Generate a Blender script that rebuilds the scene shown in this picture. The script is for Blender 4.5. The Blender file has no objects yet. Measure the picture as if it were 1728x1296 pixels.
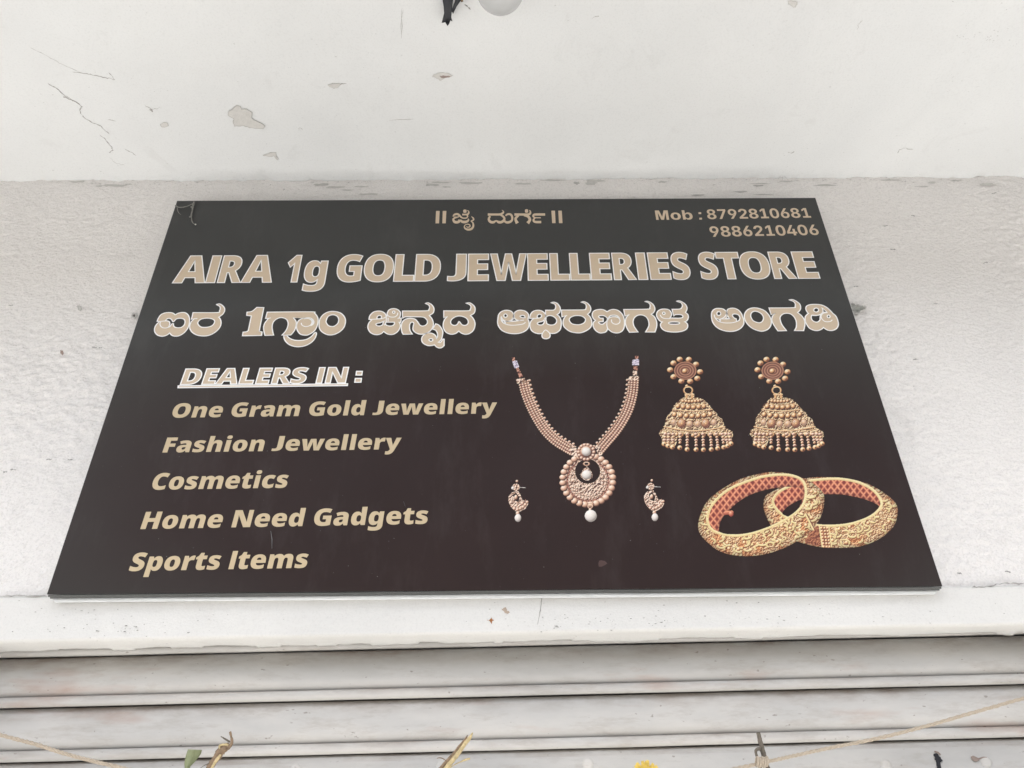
import bpy, math, random
import numpy as np
from mathutils import Vector, Matrix
from mathutils.geometry import tessellate_polygon
random.seed(7); RNG = np.random.default_rng(7)
SC = bpy.context.scene
COL = SC.collection

# ------------------------------------------------------------------ camera
F_PX = 1200.0                                   # focal length in photograph pixels (1728 wide)
CAM = Vector((0.0187, -1.2148, 1.5937))
PITCH, YAW, ROLL = 0.5521, -0.0092, 0.0116
_M = (Matrix.Rotation(YAW, 3, 'Z') @ Matrix.Rotation(PITCH, 3, 'X') @ Matrix.Rotation(ROLL, 3, 'Y'))
cam_d = bpy.data.cameras.new('camera'); cam = bpy.data.objects.new('camera', cam_d); COL.objects.link(cam)
cam_d.sensor_width = 36.0; cam_d.lens = F_PX / 1728 * 36.0; cam_d.clip_start = 0.02; cam_d.clip_end = 300
_r = _M @ Matrix.Rotation(math.pi / 2, 3, 'X')
cam.matrix_world = Matrix.Translation(CAM) @ _r.to_4x4()
SC.camera = cam

# ------------------------------------------------------------------ world, sun, exposure
SUN_EL, SUN_AZ = 66.0, 205.0                    # hazy sun high over the street behind the camera
w = bpy.data.worlds.new('World'); SC.world = w; w.use_nodes = True
nt = w.node_tree; bg = nt.nodes['Background']
sky = nt.nodes.new('ShaderNodeTexSky'); sky.sky_type = 'NISHITA'; sky.sun_disc = False
sky.sun_elevation = math.radians(SUN_EL); sky.sun_rotation = math.radians(SUN_AZ)
sky.air_density = 1.0; sky.dust_density = 4.0; sky.ozone_density = 1.0
hs = nt.nodes.new('ShaderNodeHueSaturation'); hs.inputs['Saturation'].default_value = .35     # thin white cloud over the blue
nt.links.new(sky.outputs[0], hs.inputs['Color']); nt.links.new(hs.outputs[0], bg.inputs[0]); bg.inputs[1].default_value = 0.14
sd = bpy.data.lights.new('sun', 'SUN'); sd.energy = 2.6; sd.angle = math.radians(6); sd.color = (1.0, 0.98, 0.95)
so = bpy.data.objects.new('sun', sd); COL.objects.link(so)
az, el = math.radians(SUN_AZ), math.radians(SUN_EL)
sdir = Vector((math.sin(az) * math.cos(el), math.cos(az) * math.cos(el), math.sin(el)))
so.rotation_euler = sdir.to_track_quat('Z', 'Y').to_euler()
SC.view_settings.view_transform = 'Standard'; SC.view_settings.look = 'None'
SC.view_settings.gamma = 1; SC.view_settings.use_curve_mapping = False
SC.view_settings.exposure = 1.84

# ------------------------------------------------------------------ helpers
def at(px, py, Y=0.0):
    """point of the vertical plane y=Y on the sight line of a photograph pixel (used to measure the place)"""
    d = _M @ Vector(((px - 864) / F_PX, 1.0, -(py - 648) / F_PX))
    t = (Y - CAM.y) / d.y
    return CAM + d * t
def at_z(px, py, Z):
    d = _M @ Vector(((px - 864) / F_PX, 1.0, -(py - 648) / F_PX))
    t = (Z - CAM.z) / d.z
    return CAM + d * t

def mesh_np(name, V, Fq, mat=None, parent=None, smooth=False):
    """mesh from numpy verts and an (n,k) index array"""
    V = np.asarray(V, np.float32); Fq = np.asarray(Fq, np.int32)
    me = bpy.data.meshes.new(name); n, k = Fq.shape
    me.vertices.add(len(V)); me.vertices.foreach_set('co', V.ravel())
    me.loops.add(n * k); me.loops.foreach_set('vertex_index', Fq.ravel())
    me.polygons.add(n); me.polygons.foreach_set('loop_start', np.arange(n, dtype=np.int32) * k)
    if smooth: me.polygons.foreach_set('use_smooth', np.ones(n, bool))
    me.update(calc_edges=True)
    return link(name, me, mat, parent)
def link(name, me, mat=None, parent=None):
    if mat: me.materials.append(mat)
    o = bpy.data.objects.new(name, me); COL.objects.link(o)
    if parent: o.parent = parent
    return o
def mesh_py(name, V, Fc, mat=None, parent=None, smooth=False):
    me = bpy.data.meshes.new(name); me.from_pydata([tuple(v) for v in V], [], Fc); me.update()
    if smooth:
        for p in me.polygons: p.use_smooth = True
    return link(name, me, mat, parent)
def tag(o, label=None, cat=None, group=None, kind=None):
    for k, v in (('label', label), ('category', cat), ('group', group), ('kind', kind)):
        if v: o[k] = v
    return o
def empty(name, loc=(0, 0, 0)):
    o = bpy.data.objects.new(name, None); COL.objects.link(o); o.empty_display_size = .05
    o.location = loc
    return o
def box(V, Fc, x0, x1, y0, y1, z0, z1):
    b = len(V)
    V += [(x0, y0, z0), (x1, y0, z0), (x1, y1, z0), (x0, y1, z0), (x0, y0, z1), (x1, y0, z1), (x1, y1, z1), (x0, y1, z1)]
    Fc += [(b, b+3, b+2, b+1), (b+4, b+5, b+6, b+7), (b, b+1, b+5, b+4), (b+1, b+2, b+6, b+5), (b+2, b+3, b+7, b+6), (b+3, b, b+4, b+7)]
def tube(V, Fc, P, R, n=10, wob=0.0, cap=True):
    """swept tube through points P with radii R"""
    P = [Vector(p) for p in P]; R = [R] * len(P) if not hasattr(R, '__len__') else R
    b0 = len(V); up = Vector((0, 1, 0.01)).normalized()
    for i, p in enumerate(P):
        t = (P[min(i + 1, len(P) - 1)] - P[max(i - 1, 0)]).normalized()
        a = t.cross(up); a = a.normalized() if a.length > 1e-6 else Vector((1, 0, 0)); c = t.cross(a)
        for k in range(n):
            th = 2 * math.pi * k / n; r = R[i] * (1 + wob * random.uniform(-1, 1))
            V.append(p + a * (r * math.cos(th)) + c * (r * math.sin(th)))
    for i in range(len(P) - 1):
        for k in range(n):
            a = b0 + i * n + k; b = b0 + i * n + (k + 1) % n
            Fc.append((a, b, b + n, a + n))
    if cap:
        Fc.append(tuple(b0 + k for k in range(n))); Fc.append(tuple(b0 + (len(P) - 1) * n + k for k in reversed(range(n))))
def spline(pts, n=8, closed=False):
    """Catmull-Rom through points"""
    P = [Vector(p) for p in pts]; out = []; N = len(P); rng = range(N if closed else N - 1)
    for i in rng:
        if closed: p0, p1, p2, p3 = P[i-1], P[i], P[(i+1) % N], P[(i+2) % N]
        else: p0, p1, p2, p3 = P[max(i-1, 0)], P[i], P[i+1], P[min(i+2, N-1)]
        for k in range(n):
            t = k / n
            out.append(0.5 * ((2*p1) + (p2-p0)*t + (2*p0-5*p1+4*p2-p3)*t*t + (3*p1-p0-3*p2+p3)*t**3))
    if not closed: out.append(P[-1])
    return out
def vnoise(X, Y, seed, n=256):
    """smooth lattice value noise, -1..1"""
    g = np.random.default_rng(seed).uniform(-1, 1, (n, n))
    xi = np.floor(X).astype(int); yi = np.floor(Y).astype(int)
    fx = X - xi; fy = Y - yi; fx = fx*fx*(3-2*fx); fy = fy*fy*(3-2*fy)
    x0, x1, y0, y1 = xi % n, (xi+1) % n, yi % n, (yi+1) % n
    return (g[y0, x0]*(1-fx)+g[y0, x1]*fx)*(1-fy) + (g[y1, x0]*(1-fx)+g[y1, x1]*fx)*fy

# ------------------------------------------------------------------ materials
class NB:
    """small node builder"""
    def __init__(s, name):
        s.m = bpy.data.materials.new(name); s.m.use_nodes = True; s.t = s.m.node_tree
        s.p = s.t.nodes['Principled BSDF']; s.tc = None
    def n(s, typ, **kw):
        o = s.t.nodes.new(typ)
        for k, v in kw.items(): setattr(o, k, v)
        return o
    def l(s, a, b): s.t.links.new(a, b)
    def co(s, scale=(1, 1, 1)):
        if not s.tc: s.tc = s.n('ShaderNodeTexCoord')
        mp = s.n('ShaderNodeMapping'); mp.inputs['Scale'].default_value = scale
        s.l(s.tc.outputs[getattr(s, 'tc_out', 'Object')], mp.inputs[0]); return mp.outputs[0]
    def noise(s, sc, det=4, rough=.55, co=None, dist=0):
        o = s.n('ShaderNodeTexNoise'); o.inputs['Scale'].default_value = sc; o.inputs['Detail'].default_value = det
        o.inputs['Roughness'].default_value = rough; o.inputs['Distortion'].default_value = dist
        s.l(co or s.co(), o.inputs['Vector']); return o.outputs['Fac']
    def ramp(s, f, stops):
        o = s.n('ShaderNodeValToRGB'); e = o.color_ramp.elements
        while len(e) > 1: e.remove(e[0])
        e[0].position, e[0].color = stops[0][0], tuple(stops[0][1]) + (1,)
        for p, c in stops[1:]:
            k = e.new(p); k.color = tuple(c) + (1,)
        s.l(f, o.inputs[0]); return o.outputs[0]
    def mix(s, f, a, b, mode='MIX'):
        o = s.n('ShaderNodeMix', data_type='RGBA', blend_type=mode)
        for v, i in ((f, 0), (a, 6), (b, 7)):
            if isinstance(v, bpy.types.NodeSocket): s.l(v, o.inputs[i])
            elif i == 0: o.inputs[0].default_value = v
            else: o.inputs[i].default_value = tuple(v) + (1,)
        return o.outputs[2]
    def math(s, op, a, b=None):
        o = s.n('ShaderNodeMath', operation=op)
        for v, i in ((a, 0), (b, 1)):
            if v is None: continue
            if isinstance(v, bpy.types.NodeSocket): s.l(v, o.inputs[i])
            else: o.inputs[i].default_value = v
        return o.outputs[0]
    def bump(s, h, dist, strength=1.0, prev=None):
        o = s.n('ShaderNodeBump'); o.inputs['Distance'].default_value = dist; o.inputs['Strength'].default_value = strength
        s.l(h, o.inputs['Height'])
        if prev: s.l(prev, o.inputs['Normal'])
        return o.outputs[0]
    def fin(s, col=None, rough=.6, normal=None, metal=0, spec=.5):
        if col is not None:
            if isinstance(col, bpy.types.NodeSocket): s.l(col, s.p.inputs['Base Color'])
            else: s.p.inputs['Base Color'].default_value = tuple(col) + (1,)
        if isinstance(rough, bpy.types.NodeSocket): s.l(rough, s.p.inputs['Roughness'])
        else: s.p.inputs['Roughness'].default_value = rough
        if normal: s.l(normal, s.p.inputs['Normal'])
        s.p.inputs['Metallic'].default_value = metal; s.p.inputs['Specular IOR Level'].default_value = spec
        return s.m
G3 = lambda v: (v, v, v)
def plaster(name, base, dirt, spots=0.5, pit=1.0):
    b = NB(name)
    c = b.ramp(b.noise(2.2, 5, .6), [(.3, tuple(v*.93 for v in base)), (.7, base)])
    st = b.ramp(b.noise(9, 6, .7, dist=.6), [(.60, G3(0)), (.78, G3(1))])
    c = b.mix(b.math('MULTIPLY', st, .35), c, dirt)
    hz = b.ramp(b.noise(5, 6, .65, co=b.co((.35, 1, 2.2))), [(.55, G3(0)), (.8, G3(1))])
    c = b.mix(b.math('MULTIPLY', hz, .15), c, dirt)
    sp = b.ramp(b.noise(150, 3, .55, co=b.co((.7, 1, 1.3))), [(.70, G3(0)), (.75, G3(1))])
    clus = b.ramp(b.noise(4.5, 3, .5), [(.46, G3(0)), (.6, G3(1))])
    c = b.mix(b.math('MULTIPLY', b.math('MULTIPLY', sp, clus), spots), c, (.12, .11, .10))
    gr_ = b.ramp(b.noise(260, 3, .6), [(.3, G3(.86)), (.5, G3(1)), (.7, G3(1.0))])
    c = b.mix(min(1, .35 + .25*pit), c, b.mix(1.0, c, gr_, 'MULTIPLY'))
    big_ = b.ramp(b.noise(1.3, 5, .65, dist=.8), [(.35, (.95, .953, .957)), (.65, (1, 1, 1))])
    c = b.mix(1.0, c, big_, 'MULTIPLY')
    h1 = b.noise(120, 5, .62, co=b.co((.8, 1, 1.3)))
    n = b.bump(h1, .0016*pit, 1.0)
    n = b.bump(b.noise(420, 3, .6), .0004, .7, n)
    return b.fin(c, .75, n, spec=.2)
M = {}
M['wall'] = plaster('wall_paint', (.865, .84, .815), (.60, .575, .55), .6, 2.6)
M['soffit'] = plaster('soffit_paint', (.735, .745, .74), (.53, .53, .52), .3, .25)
M['lintel'] = plaster('lintel_paint', (.72, .712, .685), (.62, .59, .55), .6, .35)
def shutter_mat():
    b = NB('shutter_paint'); b.tc = b.n('ShaderNodeNewGeometry'); b.tc_out = 'Position'
    c = b.ramp(b.noise(4, 6, .65, co=b.co((.5, 1, 1.6))), [(.30, (.395, .385, .365)), (.50, (.48, .47, .45)), (.70, (.57, .55, .515))])
    st = b.ramp(b.noise(26, 7, .75, co=b.co((.4, 1, 1.8))), [(.50, G3(0)), (.70, G3(1))])
    c = b.mix(b.math('MULTIPLY', st, .5), c, (.33, .29, .25))
    sp = b.ramp(b.noise(130, 3, .5, co=b.co((.6, 1, 1.2))), [(.70, G3(0)), (.74, G3(1))])
    c = b.mix(b.math('MULTIPLY', sp, .55), c, (.16, .13, .11))
    rs = b.ramp(b.noise(5, 4, .6, co=b.co((.6, 1, 3.0))), [(.60, G3(0)), (.76, G3(1))])
    c = b.mix(b.math('MULTIPLY', rs, .6), c, (.38, .22, .16))
    # brown dirt blotches; the mask keeps to the folds, painting their shade in too
    at_ = b.n('ShaderNodeAttribute', attribute_name='grime_shade')
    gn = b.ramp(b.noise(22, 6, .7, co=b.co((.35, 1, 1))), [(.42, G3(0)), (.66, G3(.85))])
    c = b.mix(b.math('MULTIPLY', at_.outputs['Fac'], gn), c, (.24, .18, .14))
    n = b.bump(b.noise(60, 5, .6), .0006, .8)
    return b.fin(c, .55, n, spec=.35)
M['shutter'] = shutter_mat()
def simple(name, col, rough=.6, metal=0, spec=.5, var=.12, sc=60, bump=.0):
    b = NB(name)
    c = b.ramp(b.noise(sc, 4, .6), [(.3, tuple(v*(1-var) for v in col)), (.7, tuple(min(1, v*(1+var)) for v in col))])
    n = b.bump(b.noise(sc*3, 3, .6), bump) if bump else None
    return b.fin(c, rough, n, metal, spec)
def sign_mat():
    b = NB('sign_vinyl_face')          # vinyl face: dark brown in the lower middle, paler grey towards the rim
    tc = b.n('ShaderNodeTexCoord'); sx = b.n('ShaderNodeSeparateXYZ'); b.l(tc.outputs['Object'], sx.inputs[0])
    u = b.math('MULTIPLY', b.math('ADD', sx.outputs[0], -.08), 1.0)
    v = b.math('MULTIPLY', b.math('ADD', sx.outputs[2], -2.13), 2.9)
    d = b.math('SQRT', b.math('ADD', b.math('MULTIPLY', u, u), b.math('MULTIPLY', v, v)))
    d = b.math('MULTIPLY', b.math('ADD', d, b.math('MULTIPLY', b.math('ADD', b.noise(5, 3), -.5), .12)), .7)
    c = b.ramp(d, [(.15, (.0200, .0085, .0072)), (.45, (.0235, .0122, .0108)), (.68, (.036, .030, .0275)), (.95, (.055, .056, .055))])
    wv = b.noise(3, 3, .5)
    n = b.bump(b.noise(6, 3, .5), .0006, .5)
    n = b.bump(b.noise(900, 2, .5), .00006, .6, n)
    r = b.ramp(wv, [(.3, G3(.40)), (.7, G3(.48))])
    c = b.mix(1.0, c, b.ramp(b.noise(2.6, 6, .62, co=b.co((1, 1, 1.6)), dist=.6), [(.3, G3(.86)), (.7, G3(1.0))]), 'MULTIPLY')
    dst = b.ramp(b.noise(7, 7, .7, co=b.co((1.6, 1, .5))), [(.52, G3(0)), (.78, G3(1))]); c = b.mix(b.math('MULTIPLY', dst, .035), c, (.5, .48, .46))
    sc_ = b.ramp(b.noise(260, 1, .5), [(.77, G3(0)), (.79, G3(1))])
    c = b.mix(b.math('MULTIPLY', sc_, .12), c, (.5, .5, .5))
    return b.fin(c, r, n, spec=.2)
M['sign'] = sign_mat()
def ink(name, col): 
    b = NB(name)
    c = b.ramp(b.noise(45, 4, .6), [(.3, tuple(v*.95 for v in col)), (.7, col)])
    return b.fin(c, .4, spec=.35)
M['tan'] = ink('tan_ink', (.62, .50, .365))
M['gold_tan'] = ink('gold_tan_ink', (.545, .435, .275))
M['white'] = ink('white_ink', (.93, .92, .91))
def printed():
    b = NB('colour_print'); a = b.n('ShaderNodeVertexColor', layer_name='print')
    return b.fin(a.outputs['Color'], .4, spec=.35)
M['print'] = printed()
M['alu'] = simple('white_aluminium', (.74, .76, .77), .35, 0, .5, .05)
M['film'] = simple('black_vinyl_edge', (.03, .034, .032), .18, 0, .7)
M['bare'] = simple('bare_plaster', (.575, .565, .54), .85, 0, .2, .06, 90, .0006)
M['edge'] = simple('flake_edge', (.50, .49, .47), .85, 0, .2, .15)
M['mortar'] = simple('grey_mortar', (.34, .345, .32), .9, 0, .2, .2, 200)
M['crack'] = simple('crack_dirt', (.36, .35, .335), .9, 0, .1, .2)
M['speck'] = simple('dark_speck', (.13, .12, .11), .9, 0, .1, .3)
M['jute'] = simple('jute', (.47, .40, .315), .8, 0, .2, .12, 350, .0006)
M['dryleaf'] = simple('dry_brown_stem', (.24, .17, .11), .7, 0, .3, .35, 160, .0005)
M['straw'] = simple('straw_stem', (.50, .40, .22), .6, 0, .35, .3, 160, .0004)
M['grey_twig'] = simple('grey_twig', (.15, .13, .105), .8, 0, .2, .25, 200, .0005)
M['leaf'] = simple('leaf_green', (.21, .235, .125), .5, 0, .4, .2, 60, .0003)
M['petal'] = simple('marigold_petal', (.74, .54, .12), .6, 0, .3, .2, 120, .0003)
M['black'] = simple('black_tape', (.012, .013, .018), .45, 0, .4, .3, 60, .0008)
M['bulb'] = simple('opal_glass', (.50, .51, .51), .25, 0, .5, .03)
M['ivory'] = simple('ivory_plastic', (.70, .68, .62), .4)
M['cob'] = simple('cobweb_grey', (.24, .235, .215), .8, 0, .2, .2, 200, .0003)
M['ground'] = simple('street_concrete', (.42, .413, .40), .9, 0, .2, .15, 3)
M['asphalt'] = simple('asphalt', (.07, .068, .065), .9, 0, .2, .15, 8)
M['far_wall'] = simple('added_house_paint', (.50, .45, .40), .8, 0, .2, .1, 2)
M['far_glass'] = simple('far_window_glass', (.04, .045, .05), .15)

_old_link = link
def link(name, me, mat=None, parent=None, local=False):
    o = _old_link(name, me, mat, None)
    if parent:
        o.parent = parent
        if parent.type == 'EMPTY' and not local: o.matrix_parent_inverse = parent.matrix_basis.inverted()
    return o

# ------------------------------------------------------------------ ground and the added house across the street
def flat(name, x0, x1, y0, y1, z, mat):
    o = mesh_py(name, [(x0, y0, z), (x1, y0, z), (x1, y1, z), (x0, y1, z)], [(0, 1, 2, 3)], mat)
    return tag(o, kind='structure')
flat('ground', -60, 60, -80, 30, -0.16, M['ground'])
flat('road', -60, 60, -9.0, -2.6, -0.15, M['asphalt'])
V, Fc = [], []; box(V, Fc, -30, 30, -2.4, 6, -0.155, 0.0)
tag(mesh_py('pavement', V, Fc, M['ground']), kind='structure')
house = empty('added_house_across_street', (0, -11, -.15))  # unseen house, added for its reflection in the sign and light on the wall
tag(house, 'unseen brown two storey house added across the street to shape sign reflection and wall light', 'house')
V, Fc = [], []; box(V, Fc, -16, 16, -18, -11, -.158, 5.6); mesh_py('wall', V, Fc, M['far_wall'], house)  # wall of the added unseen house
V, Fc = [], []; box(V, Fc, -16.4, 16.4, -18.4, -10.4, 5.603, 5.85); mesh_py('added_roof_slab', V, Fc, M['far_wall'], house)
for k in range(8):
    for zz in (1.0, 3.9):
        V, Fc = [], []; x = -13.5 + k * 3.8
        box(V, Fc, x, x + 1.3, -10.995, -10.9, zz, zz + 1.3)
        mesh_py('added_window', V, Fc, M['far_glass'], house)

# ------------------------------------------------------------------ the shop front: wall, soffit, lintel
WY = 0.034                                                   # wall surface
ZJ = at(864, 301, WY).z                                      # wall / soffit junction
LY = 0.026
_a, _b = at(0, 1006, LY), at(1728, 986, LY)
def crease_z(x): return _a.z + (x - _a.x) * (_b.z - _a.z) / (_b.x - _a.x)
_c, _d = at(0, 1080, LY), at(1728, 1051, LY)
def lint_z(x): return _c.z + (x - _c.x) * (_d.z - _c.z) / (_d.x - _c.x)
shop = empty('shop_building', (0, WY, 0))
tag(shop, 'white painted shop front with flat soffit and lintel beam', 'building')
xs = np.concatenate([np.linspace(-5, -1.75, 40)[:-1], np.arange(-1.75, 1.7501, .0035), np.linspace(1.75, 5, 40)[1:]])
def grid(name, A, B, fn, mat, parent, kind=None):
    X, Y = np.meshgrid(A, B); V = fn(X, Y).reshape(-1, 3); n, m = len(B), len(A)
    I = np.arange(n * m).reshape(n, m)
    Fq = np.stack([I[:-1, :-1], I[:-1, 1:], I[1:, 1:], I[1:, :-1]], -1).reshape(-1, 4)
    o = mesh_np(name, V, Fq, mat, parent, True)
    return o
def wall_fn(X, Z):
    h = .0025 * vnoise(X * 2.2, Z * 2.2, 1) + .0012 * vnoise(X * 9, Z * 9, 2)
    rough = np.clip(.55 + .6 * vnoise(X * 3 + 9, Z * 3, 3) - .5 * np.exp(-((Z - ZJ) / .10) ** 2), .12, 1.1)
    lump = .5*vnoise(X * 70, Z * 95, 4) + .6*vnoise(X * 120 + 5, Z * 165, 5) + .2*vnoise(X * 33, Z * 42, 8)
    h = h - .0034 * rough * lump
    pits = np.clip(vnoise(X * 75, Z * 110, 6) * .6 + vnoise(X * 38, Z * 50, 7) * .5 - .52, 0, 1)
    h = h + .009 * pits * rough
    return np.stack([X, WY + h, Z], -1)
def wall_y(x, z): return float(wall_fn(np.array([x]), np.array([z]))[0, 1])
zs = np.arange(crease_z(0) - .06, ZJ + .02, .0032)
grid('wall', xs, zs, wall_fn, M['wall'], shop)
def soffit_fn(X, Y):
    h = .0035 * vnoise(X * 1.7, Y * 1.7, 11) + .0010 * vnoise(X * 6, Y * 6, 12) + .0003 * vnoise(X * 40, Y * 40, 13)
    edge = np.exp(-((Y - WY) / .012) ** 2)
    h = h + edge * (.0030 * vnoise(X * 22, Y * 30, 14) + .0026 * vnoise(X * 90, Y * 60, 15) - .002)
    return np.stack([X, Y, ZJ + h], -1)
def soffit_z(x, y): return float(soffit_fn(np.array([x]), np.array([y]))[0, 2])
xs2 = np.concatenate([np.linspace(-5, -1.75, 30)[:-1], np.arange(-1.75, 1.7501, .007), np.linspace(1.75, 5, 30)[1:]])
ys2 = np.concatenate([np.linspace(-.86, -.62, 12)[:-1], np.arange(-.62, -.02, .008), np.arange(-.02, WY + .02, .003)])
soffit = grid('soffit', xs2, ys2, soffit_fn, M['soffit'], shop)
# the slab carried by the soffit, with its street edge, and the storey above
V, Fc = [], []
box(V, Fc, -5, 5, -.92, -.86, ZJ - .012, ZJ + .25); box(V, Fc, -5, 5, -.858, .25, ZJ + .03, ZJ + .25)
mesh_py('balcony_slab', V, Fc, M['soffit'], shop)
# masonry behind and beside: closes the shop so no light leaks in
V, Fc = [], []
box(V, Fc, -5, 5, .06, .25, crease_z(0) - .03, ZJ + .028)
box(V, Fc, -5, -1.95, .03, .25, 0, crease_z(0) - .033); box(V, Fc, 1.95, 5, .03, .25, 0, crease_z(0) - .033)
mesh_py('masonry', V, Fc, M['wall'], shop)

def lint_mesh():
    prof_n = 0
    zt = 26
    rows = []
    X = xs
    n1 = vnoise(X * 14, X * 0, 21) * .0014 + vnoise(X * 45, X * 0, 22) * .0010 + np.where(vnoise(X * 20, X * 0 + 3, 23) > .35, -.0022, 0)
    zb = lint_z(X); zc = crease_z(X) + .0015 * vnoise(X * 20, X * 0, 24)
    def nz(Z, k=1): return k*(.0012 * vnoise(X * 5, Z * 5, 25) + .00045 * vnoise(X * 60, Z * 60, 26) + .0009*np.clip(vnoise(X*24, Z*40, 29)-.45, 0, 1))
    rows.append(np.stack([X, np.full_like(X, .060), zc - .001], -1))
    rows.append(np.stack([X, LY + .004 + 0*X, zc - .0005], -1))
    for k in range(zt):
        t = k / (zt - 1); Z = zc - .003 - (zc - .003 - zb) * t
        rows.append(np.stack([X, LY + nz(Z), Z], -1))
    # underside: a sloping lip with a ragged drip edge, then back to the shutter
    rows.append(np.stack([X, LY + .004 + nz(zb), zb - .0025], -1))
    for k in range(1, 8):
        t = k / 7
        rows.append(np.stack([X, LY + .004 + .062 * t + 0*X, zb - .0030 + .0006*vnoise(X*12, X*0+t*4, 27) + n1 * t**2 * 1.2], -1))
    rows.append(np.stack([X, LY + .0665 + 0*X, zb + .004], -1))
    rows.append(np.stack([X, .20 + 0*X, zb + .006], -1))
    V = np.stack(rows, 0); n, m, _ = V.shape
    I = np.arange(n * m).reshape(n, m)
    Fq = np.stack([I[:-1, :-1], I[1:, :-1], I[1:, 1:], I[:-1, 1:]], -1).reshape(-1, 4)
    return mesh_np('lintel', V.reshape(-1, 3), Fq, M['lintel'], shop, True)
lintel = lint_mesh()
V, Fc = [], []; box(V, Fc, -5, 5, .205, .25, 0, lint_z(0)+.1); mesh_py('shop_interior_screen', V, Fc, M['far_wall'], shop)

V, Fc = [], []
jl, jr = at(-75, 1110, .031).x, at(1805, 1085, .031).x
box(V, Fc, -1.949, jl, LY + .005, .2, 0, lint_z(jl) - .004); box(V, Fc, jr, 1.949, LY + .005, .2, 0, lint_z(jr) - .004)
mesh_py('door_jamb', V[:8], Fc[:6], M['lintel'], shop); mesh_py('door_jamb', V[8:], [tuple(i - 8 for i in f) for f in Fc[6:]], M['lintel'], shop)
# --- paint losses and cracks on the soffit (traced in the photograph, built where they are)
def sp(px, py, d=0.0):
    p = at_z(px, py, ZJ); return Vector((p.x, p.y, soffit_z(p.x, p.y) - d))
def crop(ox, oy, s, pts): return [(ox + x / s, oy + y / s) for x, y in pts]
def patch(name, pts, mat, parent, d=.0016, rim=.0005, surf=sp):
    P = [surf(x, y, d) for x, y in pts]
    q = []
    for i, p in enumerate(P):
        nx = P[(i + 1) % len(P)]
        for k in range(4):
            a = p.lerp(nx, k / 4); q.append(a + Vector((random.uniform(-1, 1), random.uniform(-1, 1) if surf is sp else 0, random.uniform(-1, 1) if surf is not sp else 0)) * .0009)
    tri = tessellate_polygon([q])
    o = mesh_py(name, q, [t for t in tri], mat, parent)
    if rim:
        V, Fc = [], []; tube(V, Fc, q + [q[0]], rim, 5, .5, False)
        mesh_py('lifted_paint_edge', V, Fc, M['edge'], o)
    return o
s7 = 1728 / 700
big = crop(0, 0, s7, [(985, 436), (1003, 440), (1008, 452), (1030, 452), (1052, 466), (1048, 488), (1062, 500), (1090, 510), (1103, 522), (1097, 532), (1050, 530), (1015, 520), (978, 522), (972, 505), (975, 492), (952, 478), (955, 462), (972, 450)])
patch('bare_patch', big, M['bare'], soffit, .0022, .0007)
patch('bare_patch', crop(0, 0, s7, [(1368, 350), (1385, 344), (1400, 346), (1412, 342), (1420, 350), (1408, 360), (1392, 364), (1372, 358)]), M['bare'], soffit)
patch('bare_patch', crop(0, 0, s7, [(1095, 645), (1118, 640), (1125, 633), (1150, 634), (1152, 652), (1158, 664), (1150, 660), (1143, 648), (1120, 650)]), M['bare'], soffit)
patch('bare_patch', crop(0, 0, s7, [(668, 516), (682, 507), (697, 508), (703, 520), (695, 526), (676, 528)]), M['bare'], soffit)
patch('bare_patch', crop(0, 0, s7, [(622, 452), (635, 450), (640, 460), (636, 464)]), M['crack'], soffit, rim=0)
s8 = 1728 / 700
patch('bare_patch', crop(650, 0, s8, [(195, 316), (215, 303), (240, 300), (262, 303), (282, 312), (272, 318), (250, 320), (232, 332), (222, 326)]), M['bare'], soffit)
patch('rust_stain', crop(650, 0, s8, [(225, 314), (240, 311), (262, 312), (275, 316), (262, 320), (240, 322)]), simple('rusty_brown', (.30, .24, .215), .9), soffit, .0021, 0)
patch('bare_patch', crop(1300, 0, 4.037, [(118, 0), (165, 0), (178, 8), (182, 20), (170, 30), (165, 45), (150, 38), (138, 28), (122, 18)]), M['bare'], soffit)
def crack(pts, r=.0007, jit=.0016, mat=None, parent=None, surf=sp, n=5, name='crack'):
    P = [surf(x, y, 0) for x, y in pts]; q = []
    for a, b in zip(P[:-1], P[1:]):
        for k in range(n): 
            v = a.lerp(b, k / n)
            if k: v = v + Vector((random.uniform(-1, 1), random.uniform(-1, 1) if surf is sp else 0, 0 if surf is sp else random.uniform(-1, 1))) * jit
            q.append(v)
    q.append(P[-1]); R = [r * 1.3 * random.uniform(.3, 1.15) for _ in q]; R[0] = R[-1] = r * .15
    V, Fc = [], []; tube(V, Fc, q, R, 5, .3)
    return mesh_py(name, V, Fc, mat or M['crack'], parent or soffit)
C = lambda p, r=.0007: crack(crop(0, 0, s7, p), r)
C([(198, 347), (240, 372), (270, 400), (318, 425), (342, 445), (332, 462), (345, 485), (385, 512), (420, 525), (455, 560)], .0010)
C([(262, 402), (290, 415), (318, 426)], .0011); C([(415, 562), (440, 582), (462, 610), (472, 626), (452, 636)], .0009)
C([(300, 300), (355, 306), (395, 314), (440, 322), (478, 331), (452, 300)], .0008); C([(122, 196), (200, 235), (260, 268), (330, 300)], .0004)
C([(605, 438), (630, 454), (672, 449)], .0007); C([(448, 498), (485, 503)], .0006); C([(1243, 543), (1250, 530), (1260, 540)], .0005)
C([(520, 620), (548, 635), (568, 650)], .0006); C([(1412, 350), (1446, 345)], .0007); C([(1150, 640), (1162, 668)], .0006)
C([(455, 656), (480, 680), (520, 690)], .0003); C([(1675, 30), (1672, 160)], .0004); C([(1620, 500), (1728, 494)], .0004)
crack(crop(650, 0, s8, [(862, 78), (875, 68), (890, 69)]), .0006); crack(crop(650, 0, s8, [(75, 40), (66, 100), (68, 160)]), .0004)
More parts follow.
